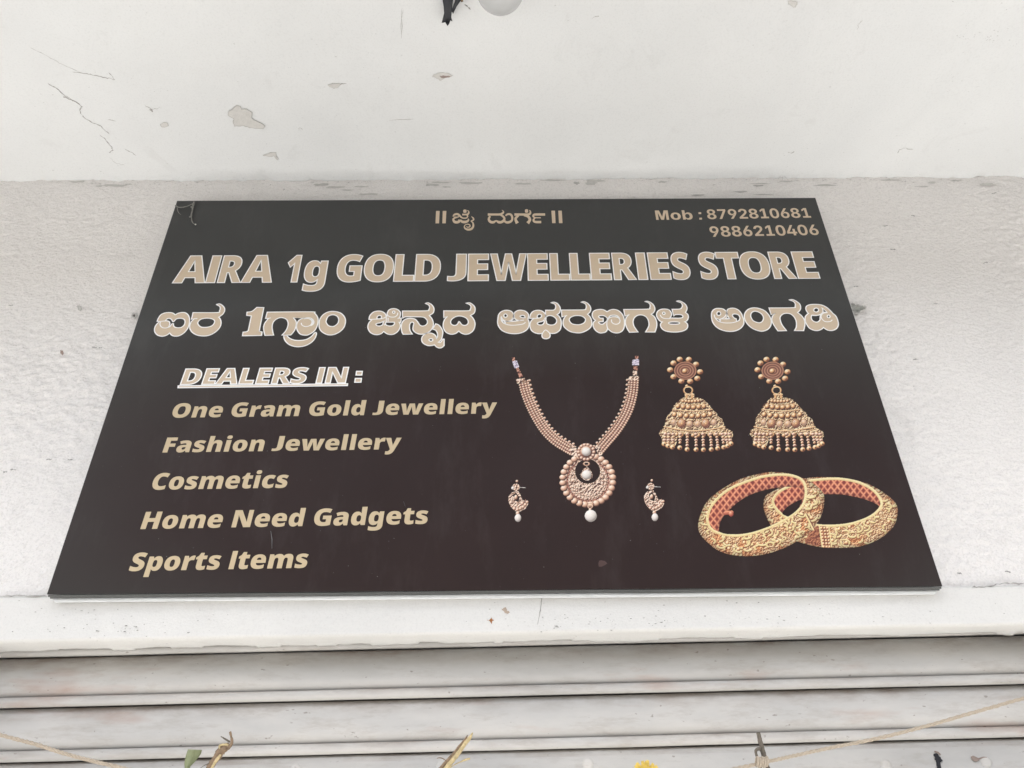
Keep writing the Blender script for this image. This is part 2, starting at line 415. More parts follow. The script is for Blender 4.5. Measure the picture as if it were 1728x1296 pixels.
crack(crop(1300, 0, 4.037, [(865, 1045), (875, 1025), (915, 1010), (975, 1020)]), .0005)
crack(crop(1300, 0, 4.037, [(182, 10), (175, 25), (165, 45)]), .0008)
crack(crop(1300, 0, 4.037, [(625, 130), (600, 165), (592, 200)]), .0004); crack(crop(1300, 0, 4.037, [(120, 1035), (145, 1042), (165, 1030)]), .0006)
# --- loose dirt specks along the junction and over soffit and lintel
def blobs(name, pts, parent, mat):
    V, Fc = [], []
    for p, r, e in pts:
        b = len(V); k = 6
        for i in range(k):
            th = 2 * math.pi * i / k
            rr = r * random.uniform(.6, 1.3)
            V.append(p + Vector((math.cos(th) * rr * e, math.sin(th) * rr * .8, math.sin(th) * rr * .6)))
        V.append(p + Vector((0, -r * .6, -r * .35)))
        for i in range(k): Fc.append((b + i, b + (i + 1) % k, b + k))
        Fc.append(tuple(b + i for i in reversed(range(k))))
    o = mesh_py(name, V, Fc, mat, parent); o['kind'] = 'stuff'; return o
pts = []
for k in range(420):
    x = random.uniform(-1.35, 1.35)
    if random.random() < .45: x = random.choice([-1.0, -.75, .35, .62, .8, .95, -.3]) + random.gauss(0, .07)
    u = random.random()
    if u < .6: z = ZJ - abs(random.gauss(0, .010)); pts.append((Vector((x, wall_y(x, z), z)), random.uniform(.0007, .0021), random.uniform(.8, 2.6)))
    else: y = WY - abs(random.gauss(0, .03)); pts.append((Vector((x, y, soffit_z(x, y))), random.uniform(.0005, .0014), random.uniform(.8, 1.8)))
for cx, cy, n, s in ((1680, 65, 26, 16), (1610, 135, 12, 22), (1640, 62, 10, 20), (170, 150, 8, 30), (260, 160, 8, 18), (725, 60, 3, 8), (1640, 20, 8, 40), (1450, 250, 6, 60), (1335, 262, 10, 18)):
    for k in range(n):
        p = sp(cx + random.gauss(0, s), cy + random.gauss(0, s * .5)); pts.append((p, random.uniform(.0005, .0015), 1.2))
for px, py in ((1610, 305), (1505, 300), (1685, 297), (1322, 345), (1070, 333), (90, 288), (170, 290)):
    p = at(px, py, WY) if py > 301 else sp(px, py); pts.append((p, .0022, 1.4))
blobs('dirt_specks', pts, shop, M['speck'])
def lp(px, py, d=0.0):
    p = at(px, py, LY); return Vector((p.x, LY - d, p.z))
pts = []
for k in range(150):
    px = random.choice([random.uniform(0, 1728), random.gauss(1000, 90), random.gauss(1180, 120), random.gauss(180, 80)])
    py = random.choice([random.uniform(1010, 1062), random.gauss(1052, 6)]) - (px - 864) * .014
    if py > 1002: pts.append((lp(px, py), random.uniform(.0004, .0012), random.uniform(.8, 2.5)))
blobs('lintel_specks', pts, lintel, M['speck'])
s5 = 1728 / 550
patch('rust_mark', crop(600, 960, s5, [(697, 274), (715, 268), (722, 258), (726, 268), (734, 274), (724, 280), (720, 292), (712, 279)]), simple('rust_brown', (.35, .15, .06), .9), lintel, .0006, 0, lp)
patch('grime_mark', crop(600, 960, s5, [(775, 215), (795, 205), (808, 222), (820, 232), (805, 240), (790, 232)]), simple('grime_brown', (.42, .34, .27), .9), lintel, .0006, 0, lp)
crack(crop(600, 960, s5, [(990, 128), (982, 200), (972, 260), (962, 308)]), .0005, .0003, M['crack'], lintel, lp, 6)
crack([(1640, 991), (1665, 989), (1700, 984), (1728, 985)], .0010, .0012, M['crack'], lintel, lp, 6)
crack([(0, 1006), (40, 1005), (80, 1006)], .0009, .0010, M['crack'], lintel, lp, 6)
# --- scuffed grime patches where the soffit meets the wall
for k in range(34):
    cx = random.uniform(-20, 1740) if k % 2 else random.choice([560, 700, 1010, 1300, 1400, 1560]) + random.gauss(0, 40); cy = random.uniform(303, 316) if k % 3 else random.uniform(303, 331)
    a_, b_ = random.uniform(6, 26), random.uniform(.8, 2.6)
    pp = [(cx + a_*math.cos(t)*random.uniform(.5, 1.15), cy + b_*math.sin(t)*random.uniform(.4, 1.3)) for t in np.linspace(0, 2*math.pi, 14)[:-1]]
    Pq = [at(x, y, WY) for x, y in pp]; Pq = [Vector((v.x, wall_y(v.x, v.z) - .0012, v.z)) for v in Pq]
    mesh_py('grime_patch', Pq, [t for t in tessellate_polygon([Pq])], M['bare'] if k % 4 else M['edge'], shop)
# --- marks on the wall
def wp(px, py, d=0.0):
    p = at(px, py, WY); return Vector((p.x, wall_y(p.x, p.z) - d, p.z))
chunk = patch('broken_plaster', crop(1380, 300, 3.6, [(195, 790), (205, 772), (225, 785), (240, 782), (262, 788), (290, 792), (280, 805), (255, 815), (240, 830), (215, 828), (205, 812)]), M['mortar'], shop, .006, .0016, wp)
V, Fc = [], []
for px, py, r in ((1441, 517, .004), (1436, 516, .003), (1452, 521, .0035), (1447, 527, .003), (1457, 519, .002)):
    c = wp(px, py, .007); b = len(V)
    for i in range(8):
        V.append(c + Vector((random.uniform(-1, 1), random.uniform(-.9, .2), random.uniform(-1, 1))) * r)
    Fc += [(b, b+1, b+2), (b+2, b+3, b+4), (b+4, b+5, b+6), (b+6, b+7, b), (b+1, b+4, b+7), (b+2, b+5, b)]
mesh_py('plaster_crumb', V, Fc, M['mortar'], chunk)
patch('nail_hole', crop(0, 300, 3.6, [(810, 848), (822, 838), (838, 840), (840, 855), (828, 865), (814, 862)]), M['speck'], shop, .006, .0022, wp)
patch('chipped_spot', crop(0, 300, 3.6, [(473, 792), (482, 785), (500, 790), (505, 808), (498, 822), (488, 815), (484, 798)]), M['bare'], shop, .005, .0005, wp)
patch('chipped_spot', crop(0, 300, 3.6, [(378, 1060), (390, 1060), (396, 1078), (390, 1092), (378, 1078)]), simple('brown_spot', (.36, .27, .23), .9), shop, .005, 0, wp)
for px, py, r in ((18, 515, 2), (210, 649, 2.2), (292, 587, 1.4), (160, 587, 2.2), (170, 587, 1.6), (24, 794, 2.6), (10, 797, 2), (84, 776, 2.6), (120, 776, 2.4), (1445, 483, 1.8), (1580, 512, 2), (1546, 606, 2.4), (1663, 443, 2), (1677, 327, 2.2), (1542, 362, 1.6), (1495, 380, 2), (1508, 420, 2.2), (1700, 965, 2.4), (1620, 967, 2)):
    crack([(px - r * 2.2, py + random.uniform(-1, 1)), (px, py), (px + r * 2, py + random.uniform(-1.5, 1.5))], .0011, .0012, M['crack'], shop, wp, 4, 'wall_nick')

# ------------------------------------------------------------------ the roller shutter
SY = 0.094
zc0, zc1, zc2 = (at(864, y, SY).z for y in (1090, 1174, 1267))
_l, _rr = at(0, 1199.5, SY), at(1728, 1158, SY)
ang = math.atan2(_rr.z - _l.z, _rr.x - _l.x)
pitch = (zc0 - zc2) / 2
shut = empty('roller_shutter', (0, SY, zc1)); shut.rotation_euler = (0, -ang, 0)
tag(shut, 'weathered pale grey steel roller shutter pulled down under the lintel', 'shutter')
bead = pitch * .205
XS = np.linspace(-1.93, 1.93, 300)
def extr(name, prof, parent, seed, amp=.0008, grime_shade=None):
    prof = np.array(prof); n = len(prof)
    w1 = vnoise(XS * 1.3, XS * 0 + seed, 31) * amp; w2 = vnoise(XS * 9, XS * 0 + seed, 32) * amp * .35
    V = np.zeros((n, len(XS), 3)); V[..., 0] = XS
    V[..., 1] = prof[:, :1] + w1 + w2; V[..., 2] = prof[:, 1:2] + w1 * .6 + w2
    I = np.arange(n * len(XS)).reshape(n, -1)
    Fq = np.stack([I[:-1, :-1], I[1:, :-1], I[1:, 1:], I[:-1, 1:]], -1).reshape(-1, 4)
    V = V.reshape(-1, 3).astype(np.float32)
    me = bpy.data.meshes.new(name); me.vertices.add(len(V)); me.vertices.foreach_set('co', V.ravel())
    k = len(Fq); me.loops.add(k * 4); me.loops.foreach_set('vertex_index', Fq.astype(np.int32).ravel())
    me.polygons.add(k); me.polygons.foreach_set('loop_start', np.arange(k, dtype=np.int32) * 4)
    me.polygons.foreach_set('use_smooth', np.ones(k, bool)); me.update(calc_edges=True)
    if grime_shade is not None:
        at_ = me.attributes.new('grime_shade', 'FLOAT', 'POINT'); at_.data.foreach_set('value', np.repeat(np.array(grime_shade, np.float32), len(XS)))
    return link(name, me, M['shutter'], parent, True)
# slat profile (y depth, z) below the rolled edge above it: a shallow bow that starts deep and swells outwards
H = pitch - bead
sl, gr = [], []
for k in range(15):
    t = k / 14
    y = .0195 - .0185 * math.sin(math.pi * min(1, t * .62 + .0)) ** .8 if t < .8 else None
    if y is None: y = .0195 - .0185 * math.sin(math.pi * .62 * .8) ** .8 + (.0095) * ((t - .8) / .2) ** 1.5
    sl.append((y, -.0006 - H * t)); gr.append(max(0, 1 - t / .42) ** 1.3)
be, gb = [], []
for k in range(13):
    th = math.pi * (k / 12) * 1.12
    be.append((.0085 - .0085 * math.sin(th) if th < math.pi else .0085 + .010 * (th - math.pi), -H - bead * .5 + bead * .5 * math.cos(min(th, math.pi)) + (.001 if th > math.pi else 0)))
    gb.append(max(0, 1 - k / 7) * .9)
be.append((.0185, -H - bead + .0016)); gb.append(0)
slats = []
for i in range(-1, 2):
    s_ = extr('slat', sl, shut, i * 3.1, grime_shade=gr); b_ = extr('rolled_edge', be, s_, i * 3.1, grime_shade=gb)
    s_.location = (0, 0, -pitch * (i - 0)); slats.append(s_)
# i=-1: fold just under the lintel; i=0: between; i=1: last before the rail. zc1 is the foot of slat 0's rolled edge
for s_, i in zip(slats, (-1, 0, 1)): s_.location = (0, 0, pitch * (2 - (i + 1)))
ZR = -pitch - .0008
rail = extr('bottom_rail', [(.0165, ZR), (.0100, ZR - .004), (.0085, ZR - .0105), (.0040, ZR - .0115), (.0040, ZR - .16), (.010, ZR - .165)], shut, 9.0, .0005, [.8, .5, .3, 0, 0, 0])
low = extr('lower_curtain', [(.012 - .006 * abs(math.sin(j * math.pi / 4)), ZR - .166 - j * .018) for j in range(84)], shut, 5, grime_shade=[0] * 84)
low['kind'] = 'stuff'
Rinv = shut.matrix_basis.inverted()
def on_rail(px, py, d=.004):
    p = Rinv @ at(px, py, SY + .004); return p
def bolt(px, py, r):
    c = on_rail(px, py); V, Fc = [], []; n = 20
    for rr, yy in ((r * 1.12, .0052), (r * 1.0, .0046), (r * .93, .0030), (r * .45, .0024)):
        for k in range(n):
            th = 2 * math.pi * k / n; V.append((c.x + rr * math.cos(th), yy, c.z + rr * math.sin(th)))
    for a in range(3):
        for k in range(n): Fc.append((a*n + k, a*n + (k+1) % n, (a+1)*n + (k+1) % n, (a+1)*n + k))
    Fc.append(tuple(3*n + k for k in range(n)))
    me = bpy.data.meshes.new('bolt'); me.from_pydata(V, [], Fc); me.update()
    for p in me.polygons: p.use_smooth = True
    o = link('bolt', me, M['shutter'], rail, True); return o
for px, py in ((992, 1289), (1495, 1291), (1664, 1285), (745, 1293), (498, 1299), (250, 1305)): bolt(px, py, .0092)
def rp(px, py, d=0.0):
    return at(px, py, SY + .0030 - d)

# ------------------------------------------------------------------ the sign board
ZS = 1.93; SWD, SHT = 1.524, 0.9302
sign = empty('shop_sign', (0, 0, ZS))
tag(sign, 'dark brown jewellery shop sign with tan lettering, fixed on the wall above the shutter', 'sign')
V, Fc = [], []
# face sheet: slightly uneven, subdivided
nx, nz = 80, 50
X, Z = np.meshgrid(np.linspace(-SWD/2, SWD/2, nx), np.linspace(ZS, ZS + SHT, nz))
I = np.arange(nx * nz).reshape(nz, nx)
Fq = np.stack([I[:-1, :-1], I[:-1, 1:], I[1:, 1:], I[1:, :-1]], -1).reshape(-1, 4)
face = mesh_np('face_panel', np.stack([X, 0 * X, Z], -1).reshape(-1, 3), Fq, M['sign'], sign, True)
V, Fc = [], []; box(V, Fc, -SWD/2, SWD/2, .0004, .0030, ZS, ZS + SHT); mesh_py('backing_sheet', V, Fc, M['film'], sign)
# folded vinyl edge under the face, then the white aluminium frame behind
Xe = np.linspace(-SWD/2, SWD/2, 220); rows = []
wv = vnoise(Xe * 7, Xe * 0, 41) * .0006
for y, z in ((.0034, -.0002), (.0042, -.0022), (.0060, -.0028), (.0085, -.0020), (.0095, .0010), (.0105, -.0030), (.0125, -.0040), (.0140, -.0034)):
    rows.append(np.stack([Xe, y + 0*Xe, ZS + z + wv * (y > .004)], -1))
Vv = np.stack(rows); I = np.arange(Vv.shape[0] * Vv.shape[1]).reshape(Vv.shape[:2])
Fq = np.stack([I[:-1, :-1], I[1:, :-1], I[1:, 1:], I[:-1, 1:]], -1).reshape(-1, 4)
mesh_np('folded_edge', Vv.reshape(-1, 3), Fq, M['film'], sign, True)
def frame_piece(x0, x1, z0, z1, y0=.0145, y1=.0250):
    V, Fc = [], []; box(V, Fc, x0, x1, y0, y1, z0, z1); return mesh_py('frame_bar', V, Fc, M['alu'], sign)
e = .0024
frame_piece(-SWD/2 + .004, SWD/2 - .004, ZS - .0064, ZS + .016); frame_piece(-SWD/2 - e, SWD/2 + e, ZS + SHT - .018, ZS + SHT + e*.4, .0035, .024)
frame_piece(-SWD/2 - e, -SWD/2 + .018, ZS + .017, ZS + SHT - .0185, .0035, .024); frame_piece(SWD/2 - .018, SWD/2 + e, ZS + .017, ZS + SHT - .0185, .0035, .024)
frame_piece(-SWD/2 + .004, SWD/2 - .004, ZS - .0074, ZS - .0066, .0185, .0252)

_lay = [0]
def flat_fill(V, Fc, contours, y):
    """fill outer contour(s) with holes; contours in (x,z). orientation: first is the outer"""
    _lay[0] += 1; yy = y - (_lay[0] % 7) * .000004
    polys = [[Vector((x, z, 0)) for x, z in c] for c in contours]
    tris = tessellate_polygon(polys); b = len(V)
    for c in contours: V += [(x, yy, z) for x, z in c]
    Fc += [(b + a, b + c_, b + d) for a, c_, d in tris]
def ribbon(V, Fc, c, w, y, closed=True):
    """mitred line of width w along contour c (x,z)"""
    q = [c[0]]
    for p in c[1:]:
        if math.hypot(p[0] - q[-1][0], p[1] - q[-1][1]) > w * .12: q.append(p)
    if closed and len(q) > 2 and math.hypot(q[0][0] - q[-1][0], q[0][1] - q[-1][1]) <= w * .12: q.pop()
    n = len(q)
    if n < 2: return
    b = len(V); h = w / 2
    for i in range(n):
        p = q[i]; a = q[i-1] if (closed or i) else None; d = q[(i+1) % n] if (closed or i < n-1) else None
        def nrm(u, v):
            l = math.hypot(v[0]-u[0], v[1]-u[1]) or 1e-9; return (-(v[1]-u[1])/l, (v[0]-u[0])/l)
        if a is None: nn = nrm(p, d); k = 1
        elif d is None: nn = nrm(a, p); k = 1
        else:
            n1, n2 = nrm(a, p), nrm(p, d); sx, sz = n1[0]+n2[0], n1[1]+n2[1]; l = math.hypot(sx, sz)
            if l < .35: nn = n1; k = 1
            else: nn = (sx/l, sz/l); k = min(1.5, 1 / max(.5, nn[0]*n1[0]+nn[1]*n1[1]))
        V.append((p[0] + nn[0]*h*k, y, p[1] + nn[1]*h*k)); V.append((p[0] - nn[0]*h*k, y, p[1] - nn[1]*h*k))
    for i in range(n if closed else n - 1):
        j = (i + 1) % n
        Fc.append((b+2*i, b+2*j, b+2*j+1, b+2*i+1))
YT, YW = -.00035, -.00065
MM = 1.16e-3          # metres per photograph pixel on the board, about
def S(px, py):
    p = at(px, py, 0); return (p.x, p.z)

# --- glyph outlines of two heavy sans alphabets (quadratic contours: name|advance|contours)
FONT_HEAVY = """\
1|586|460,0 264,0 264,353 264,363q 264,415q 266,479q 267,504 254,489q 233,467q 222,458 141,391 41,514 286,714 460,714
A|726|515,0 480,134 248,134 212,0 0,0 233,717 490,717 726,0;409,409 404,428q 386,499q 368,575q 363,599 359,575q 342,503q 325,433q 319,409 288,292 440,292
D|734|683,372 683,248q 590,82q 422,0q 308,0 77,0 77,714 324,714 439,714q 599,635q 683,483q;483,365 483,430q 448,516q 379,558q 326,558 270,558 270,158 313,158 401,158q 483,260q
E|549|501,0 77,0 77,714 501,714 501,559 270,559 270,447 484,447 484,292 270,292 270,157 501,157
G|740|364,418 672,418 672,33 617,14q 474,-10q 396,-10 293,-10q 138,70q 51,234q 51,359 51,471q 137,635q 304,724q 426,724 493,724q 613,699q 657,679 596,528 558,547q 474,566q 427,566 363,566q 285,508q 250,412q 250,354 250,288q 288,196q 360,149q 412,149 429,149q 478,154q 491,157 491,269 364,269
I|440|406,0 34,0 34,110 123,144 123,571 34,604 34,714 406,714 406,604 317,571 317,144 406,110
J|352|21,-224 -12,-224q -61,-218q -79,-214 -79,-64 -63,-67q -28,-74q -8,-74 27,-74q 65,-46q 81,11q 81,53 81,714 275,714 275,70 275,-37q 210,-167q 96,-224q
L|582|77,0 77,714 270,714 270,156 545,156 545,0
N|834|757,0 504,0 243,503 239,503 241,480q 245,415q 248,349q 248,322 248,0 77,0 77,714 329,714 589,218 592,218 591,241q 587,303q 585,367q 585,391 585,714 757,714
O|797|745,358 745,275q 705,140q 621,42q 490,-10q 398,-10 308,-10q 177,42q 92,140q 51,275q 51,359 51,470q 125,635q 279,725q 399,725 521,725q 674,634q 745,469q;254,358 254,294q 283,201q 347,151q 398,151 451,151q 514,201q 542,294q 542,358 542,455q 478,567q 399,567 347,567q 283,516q 254,423q
R|677|311,714 408,714q 537,666q 602,573q 602,503 602,460q 573,388q 519,332q 481,311 689,0 470,0 319,260 270,260 270,0 77,0 77,714;308,568 270,568 270,405 306,405 350,405q 407,444q 407,494 407,517q 387,550q 343,568q
S|577|544,217 544,159q 485,55q 362,-10q 264,-10 215,-10q 142,-1q 78,19q 44,35 44,207 102,178q 220,147q 268,147 297,147q 333,161q 351,185q 351,200 351,219q 325,245q 269,273q 222,294 169,319q 91,374q 49,454q 49,515 49,584q 117,677q 238,724q 318,724 388,724q 500,693q 544,673 485,524 439,545q 350,570q 312,570 287,570q 255,558q 240,537q 240,524 240,507q 266,481q 327,450q 380,426 432,403q 505,348q 544,273q
T|591|392,0 199,0 199,556 25,556 25,714 566,714 566,556 392,556
W|1039|1024,714 848,0 620,0 552,311 550,320q 542,362q 531,416q 523,468q 521,486 519,468q 510,416q 500,362q 491,320q 489,311 420,0 192,0 15,714 201,714 279,356 282,343q 292,294q 303,238q 313,185q 315,167 319,197q 332,275q 348,354q 363,422q 368,444 431,714 610,714 671,444 676,423q 691,354q 707,274q 721,196q 724,167 727,192q 741,266q 755,337q 759,355 838,714
g|643|243,563 301,563q 372,518q 394,485 398,485 412,553 577,553 577,-1 577,-79q 513,-185q 382,-240q 282,-240 215,-240q 113,-226q 66,-208 66,-49 116,-70q 206,-91q 271,-91 329,-91q 386,-49q 386,-9 386,1 386,14q 389,50q 392,70 386,70 367,37q 297,-10q 240,-10 152,-10q 42,136q 42,276 42,416q 154,563q;315,415 289,415q 253,383q 236,320q 236,273 236,201q 276,138q 318,138 341,138q 373,153q 392,182q 401,226q 401,256 401,279 401,322q 386,383q 349,415q
:|289|42,81 42,133q 103,175q 146,175 187,175q 246,133q 246,81 246,32q 187,-12q 146,-12 103,-12q 42,32q;42,467 42,518q 103,560q 146,560 187,560q 246,518q 246,467 246,417q 187,373q 146,373 103,373q 42,417q
C|649|395,566 361,566q 307,537q 269,482q 249,404q 249,354 249,287q 283,195q 353,148q 406,148 453,148q 542,174q 587,193 587,30 540,9q 441,-10q 385,-10 269,-10q 121,82q 51,247q 51,355 51,436q 96,571q 184,670q 313,724q 397,724 449,724q 563,700q 618,674 559,522 520,541q 440,566q
F|539|267,0 77,0 77,714 499,714 499,559 267,559 267,423 481,423 481,268 267,268
H|766|689,0 495,0 495,291 271,291 271,0 77,0 77,714 271,714 271,449 495,449 495,714 689,714
a|623|336,563 441,563q 559,459q 559,363 559,0 427,0 390,73 386,73 363,44q 314,7q 250,-10q 204,-10 156,-10q 80,29q 36,108q 36,169 36,258q 159,344q 276,349 368,352 368,360 368,397q 332,428q 301,428 268,428q 188,405q 147,387 92,513 140,538q 261,563q;325,245 273,243q 230,210q 230,180 230,152q 260,125q 285,125 320,125q 369,169q 369,204 369,247
c|539|318,-10 234,-10q 110,50q 42,176q 42,274 42,375q 118,502q 249,563q 333,563 384,563q 475,541q 514,521 458,380 424,395q 365,413q 333,413 304,413q 260,383q 236,322q 236,275 236,227q 261,169q 305,142q 334,142 375,142q 458,168q 495,191 495,39 461,17q 375,-10q
d|643|238,-10 153,-10q 42,136q 42,276 42,418q 155,563q 245,563 282,563q 336,542q 376,505q 390,482 394,482 390,503q 385,577q 385,612 385,760 577,760 577,0 433,0 392,70 385,70 372,48q 332,12q 276,-10q;316,141 362,141q 400,199q 401,259 401,274 401,339q 364,409q 314,409 280,409q 235,343q 235,273 235,204q 280,141q
e|618|315,563 396,563q 513,507q 576,395q 576,310 576,225 235,225 237,182q 298,126q 356,126 408,126q 494,146q 540,168 540,31 500,10q 405,-10q 333,-10 249,-10q 118,49q 42,175q 42,273 42,373q 111,501q 234,563q;322,433 288,433q 243,391q 239,345 403,345 403,370q 384,409q 348,433q
h|670|257,652 257,591q 251,507q 249,485 258,485 276,514q 321,548q 377,563q 410,563 465,563q 553,521q 606,432q 606,360 606,0 414,0 414,302 414,357q 382,413q 348,413 314,413q 274,373q 257,298q 257,243 257,0 66,0 66,760 257,760
i|325|258,553 258,0 67,0 67,553;163,776 204,776q 265,742q 265,691 265,642q 204,607q 163,607 121,607q 62,642q 62,691 62,742q 121,776q
l|323|257,0 66,0 66,760 257,760
m|1000|741,563 836,563q 936,467q 936,360 936,0 745,0 745,301 745,364q 711,413q 678,413 632,413q 596,332q 596,258 596,0 405,0 405,301 405,341q 391,390q 363,413q 341,413 308,413q 271,373q 257,297q 257,242 257,0 66,0 66,553 210,553 238,485 243,485 258,508q 304,543q 368,563q 409,563 470,563q 549,522q 574,486 580,486 606,523q 689,563q
n|670|412,563 498,563q 606,467q 606,360 606,0 415,0 415,302 415,357q 383,413q 348,413 294,413q 257,325q 257,242 257,0 66,0 66,553 210,553 236,480 243,480 261,506q 310,543q 373,563q
o|637|594,278 594,209q 556,101q 484,28q 382,-10q 317,-10 257,-10q 156,28q 83,101q 42,209q 42,278 42,370q 109,497q 233,563q 320,563 400,563q 523,497q 594,370q;236,278 236,231q 252,165q 289,132q 319,132 349,132q 384,165q 400,231q 400,278 400,325q 384,389q 348,421q 318,421 275,421q 236,349q
p|643|404,563 496,563q 600,416q 600,278 600,184q 547,55q 456,-10q 398,-10 359,-10q 305,10q 269,39q 257,54 251,54 253,35q 257,-9q 257,-38 257,-240 66,-240 66,553 221,553 248,483 257,483 271,505q 310,541q 366,563q;332,413 304,413q 272,386q 258,334q 257,294 257,279 257,235q 270,175q 304,144q 333,144 357,144q 390,171q 406,231q 406,280 406,353q 368,413q
r|469|400,563 416,563q 450,559q 458,557 441,377 431,379q 402,383q 376,383 358,383q 317,376q 280,354q 257,310q 257,272 257,0 66,0 66,553 208,553 238,465 247,465 262,492q 310,537q 369,563q
s|517|477,170 477,118q 430,36q 327,-10q 243,-10 184,-10q 91,3q 43,21 43,174 96,150q 204,129q 235,129 267,129q 297,143q 297,157 297,169q 277,187q 226,209q 179,228 133,247q 72,292q 42,355q 42,400 42,481q 167,563q 270,563 325,563q 421,539q 473,516 421,393 380,412q 296,434q 271,434 249,434q 224,422q 224,411 224,401q 241,385q 289,365q 335,346 383,327q 446,282q 477,219q
t|460|337,141 363,141q 406,152q 429,160 429,21 398,8q 328,-10q 274,-10 220,-10q 139,24q 93,107q 93,182 93,410 26,410 26,488 111,548 160,664 285,664 285,553 421,553 421,410 285,410 285,195 285,168q 312,141q
w|910|484,242 478,267q 466,333q 457,392q 455,407 452,407 450,392q 440,332q 427,264q 420,235 364,0 163,0 12,553 200,553 245,341 250,318q 260,253q 269,186q 270,159 273,159 274,179q 282,231q 291,283q 299,323q 300,330 351,553 562,553 609,327 613,308q 624,249q 635,185q 637,159 640,159 642,186q 650,255q 660,320q 665,341 714,553 898,553 746,0 542,0
y|610|-1,553 200,553 294,236 296,229q 300,209q 303,187q 303,176 307,176 309,196q 316,225q 319,235 415,553 610,553 391,-35 366,-102q 299,-194q 201,-240q 128,-240 102,-240q 64,-235q 50,-232 50,-82 61,-84q 92,-88q 109,-88 141,-88q 180,-62q 206,-21q 215,3 217,8"""
FONT_PLAIN = """\
0|646|323,-10 231,-10q 108,79q 45,245q 45,363 45,481q 108,648q 232,737q 323,737 415,737q 539,648q 601,481q 601,363 601,245q 539,79q 416,-10q;323,114 367,114q 425,169q 454,280q 454,363 454,448q 425,559q 367,614q 323,614 279,614q 221,559q 192,448q 192,363 192,280q 221,169q 279,114q
1|646|87,0 87,121 578,121 578,0;427,728 427,0 278,0 278,596 273,596 106,478 106,615 267,728
2|646|69,0 69,107 327,349 360,381q 406,433q 430,484q 430,513 430,546q 400,593q 350,618q 317,618 283,618q 233,591q 205,540q 205,504 63,504 63,575q 127,680q 243,737q 318,737 395,737q 510,682q 574,586q 574,523 574,482q 543,403q 461,305q 387,236 276,128 276,122 584,122 584,0
4|646|32,129 32,247 305,728 449,728 182,255 182,250 614,250 614,129;380,0 380,164 385,218 385,454 521,454 521,0
6|646|325,-10 253,-10q 133,49q 62,159q 62,236 62,293q 107,407q 155,478 324,728 474,728 246,393 205,393 216,410q 260,443q 322,463q 359,463 426,463q 527,409q 584,308q 584,238 584,164q 517,52q 400,-10q;324,108 360,108q 414,140q 445,198q 445,234 445,271q 414,328q 360,361q 324,361 290,361q 235,329q 204,272q 204,235 204,198q 235,140q 290,108q
7|646|119,0 422,600 422,605 69,605 69,728 577,728 577,602 274,0
8|646|323,-10 241,-10q 115,44q 43,137q 43,195 43,241q 85,317q 156,368q 200,376 200,380 142,393q 70,483q 70,542 70,598q 135,686q 250,737q 323,737 396,737q 510,686q 576,598q 576,542 576,482q 503,393q 446,380 446,376 490,368q 561,317q 603,241q 603,195 603,137q 531,44q 404,-10q;323,101 360,101q 416,128q 447,176q 447,207 447,239q 415,289q 359,317q 323,317 287,317q 231,289q 198,240q 198,207 198,176q 229,128q 285,101q;323,427 354,427q 402,452q 430,497q 430,526 430,555q 403,599q 354,623q 323,623 291,623q 243,599q 215,555q 215,526 215,497q 243,452q 292,427q
9|646|321,737 393,737q 513,679q 584,569q 584,492 584,435q 539,320q 491,249 322,0 172,0 400,335 441,335 431,317q 387,285q 324,265q 287,265 220,265q 119,319q 62,420q 62,490 62,564q 129,675q 246,737q;322,620 287,620q 233,587q 201,530q 201,493 201,456q 233,399q 287,367q 322,367 357,367q 411,399q 442,456q 442,492 442,530q 411,587q 357,620q
:|269|135,-9 99,-9q 51,39q 51,75 51,110q 99,158q 135,158 171,158q 220,110q 220,75 220,39q 171,-9q;135,353 99,353q 51,401q 51,437 51,472q 99,521q 135,521 171,521q 220,472q 220,437 220,401q 171,353q
M|932|66,0 66,728 295,728 412,394 420,370q 439,296q 458,210q 476,129q 481,99 452,99 458,128q 475,209q 494,295q 513,370q 521,394 637,728 866,728 866,0 716,0 716,343 716,367q 718,438q 720,520q 722,604q 722,641 732,641 723,600q 700,514q 677,433q 657,365q 649,343 529,0 403,0 281,343 274,365q 253,432q 230,513q 207,600q 196,641 208,641 208,606q 210,523q 212,440q 214,367q 214,343 214,0
b|630|368,-9 324,-9q 262,21q 224,65q 214,87 206,87 206,0 62,0 62,728 209,728 209,454 214,454 224,476q 261,522q 323,553q 369,553 430,553q 530,490q 591,365q 591,272 591,181q 532,56q 431,-9q;323,108 362,108q 414,150q 440,225q 440,272 440,320q 414,394q 362,435q 323,435 286,435q 233,395q 206,322q 206,272 206,223q 233,149q 286,108q
o|613|307,-11 225,-11q 105,60q 40,187q 40,271 40,355q 105,482q 225,553q 307,553 389,553q 509,482q 574,355q 574,271 574,187q 509,60q 389,-11q;307,105 346,105q 398,148q 425,223q 425,271 425,319q 398,394q 346,437q 307,437 268,437q 215,394q 189,319q 189,271 189,223q 215,148q 268,105q"""

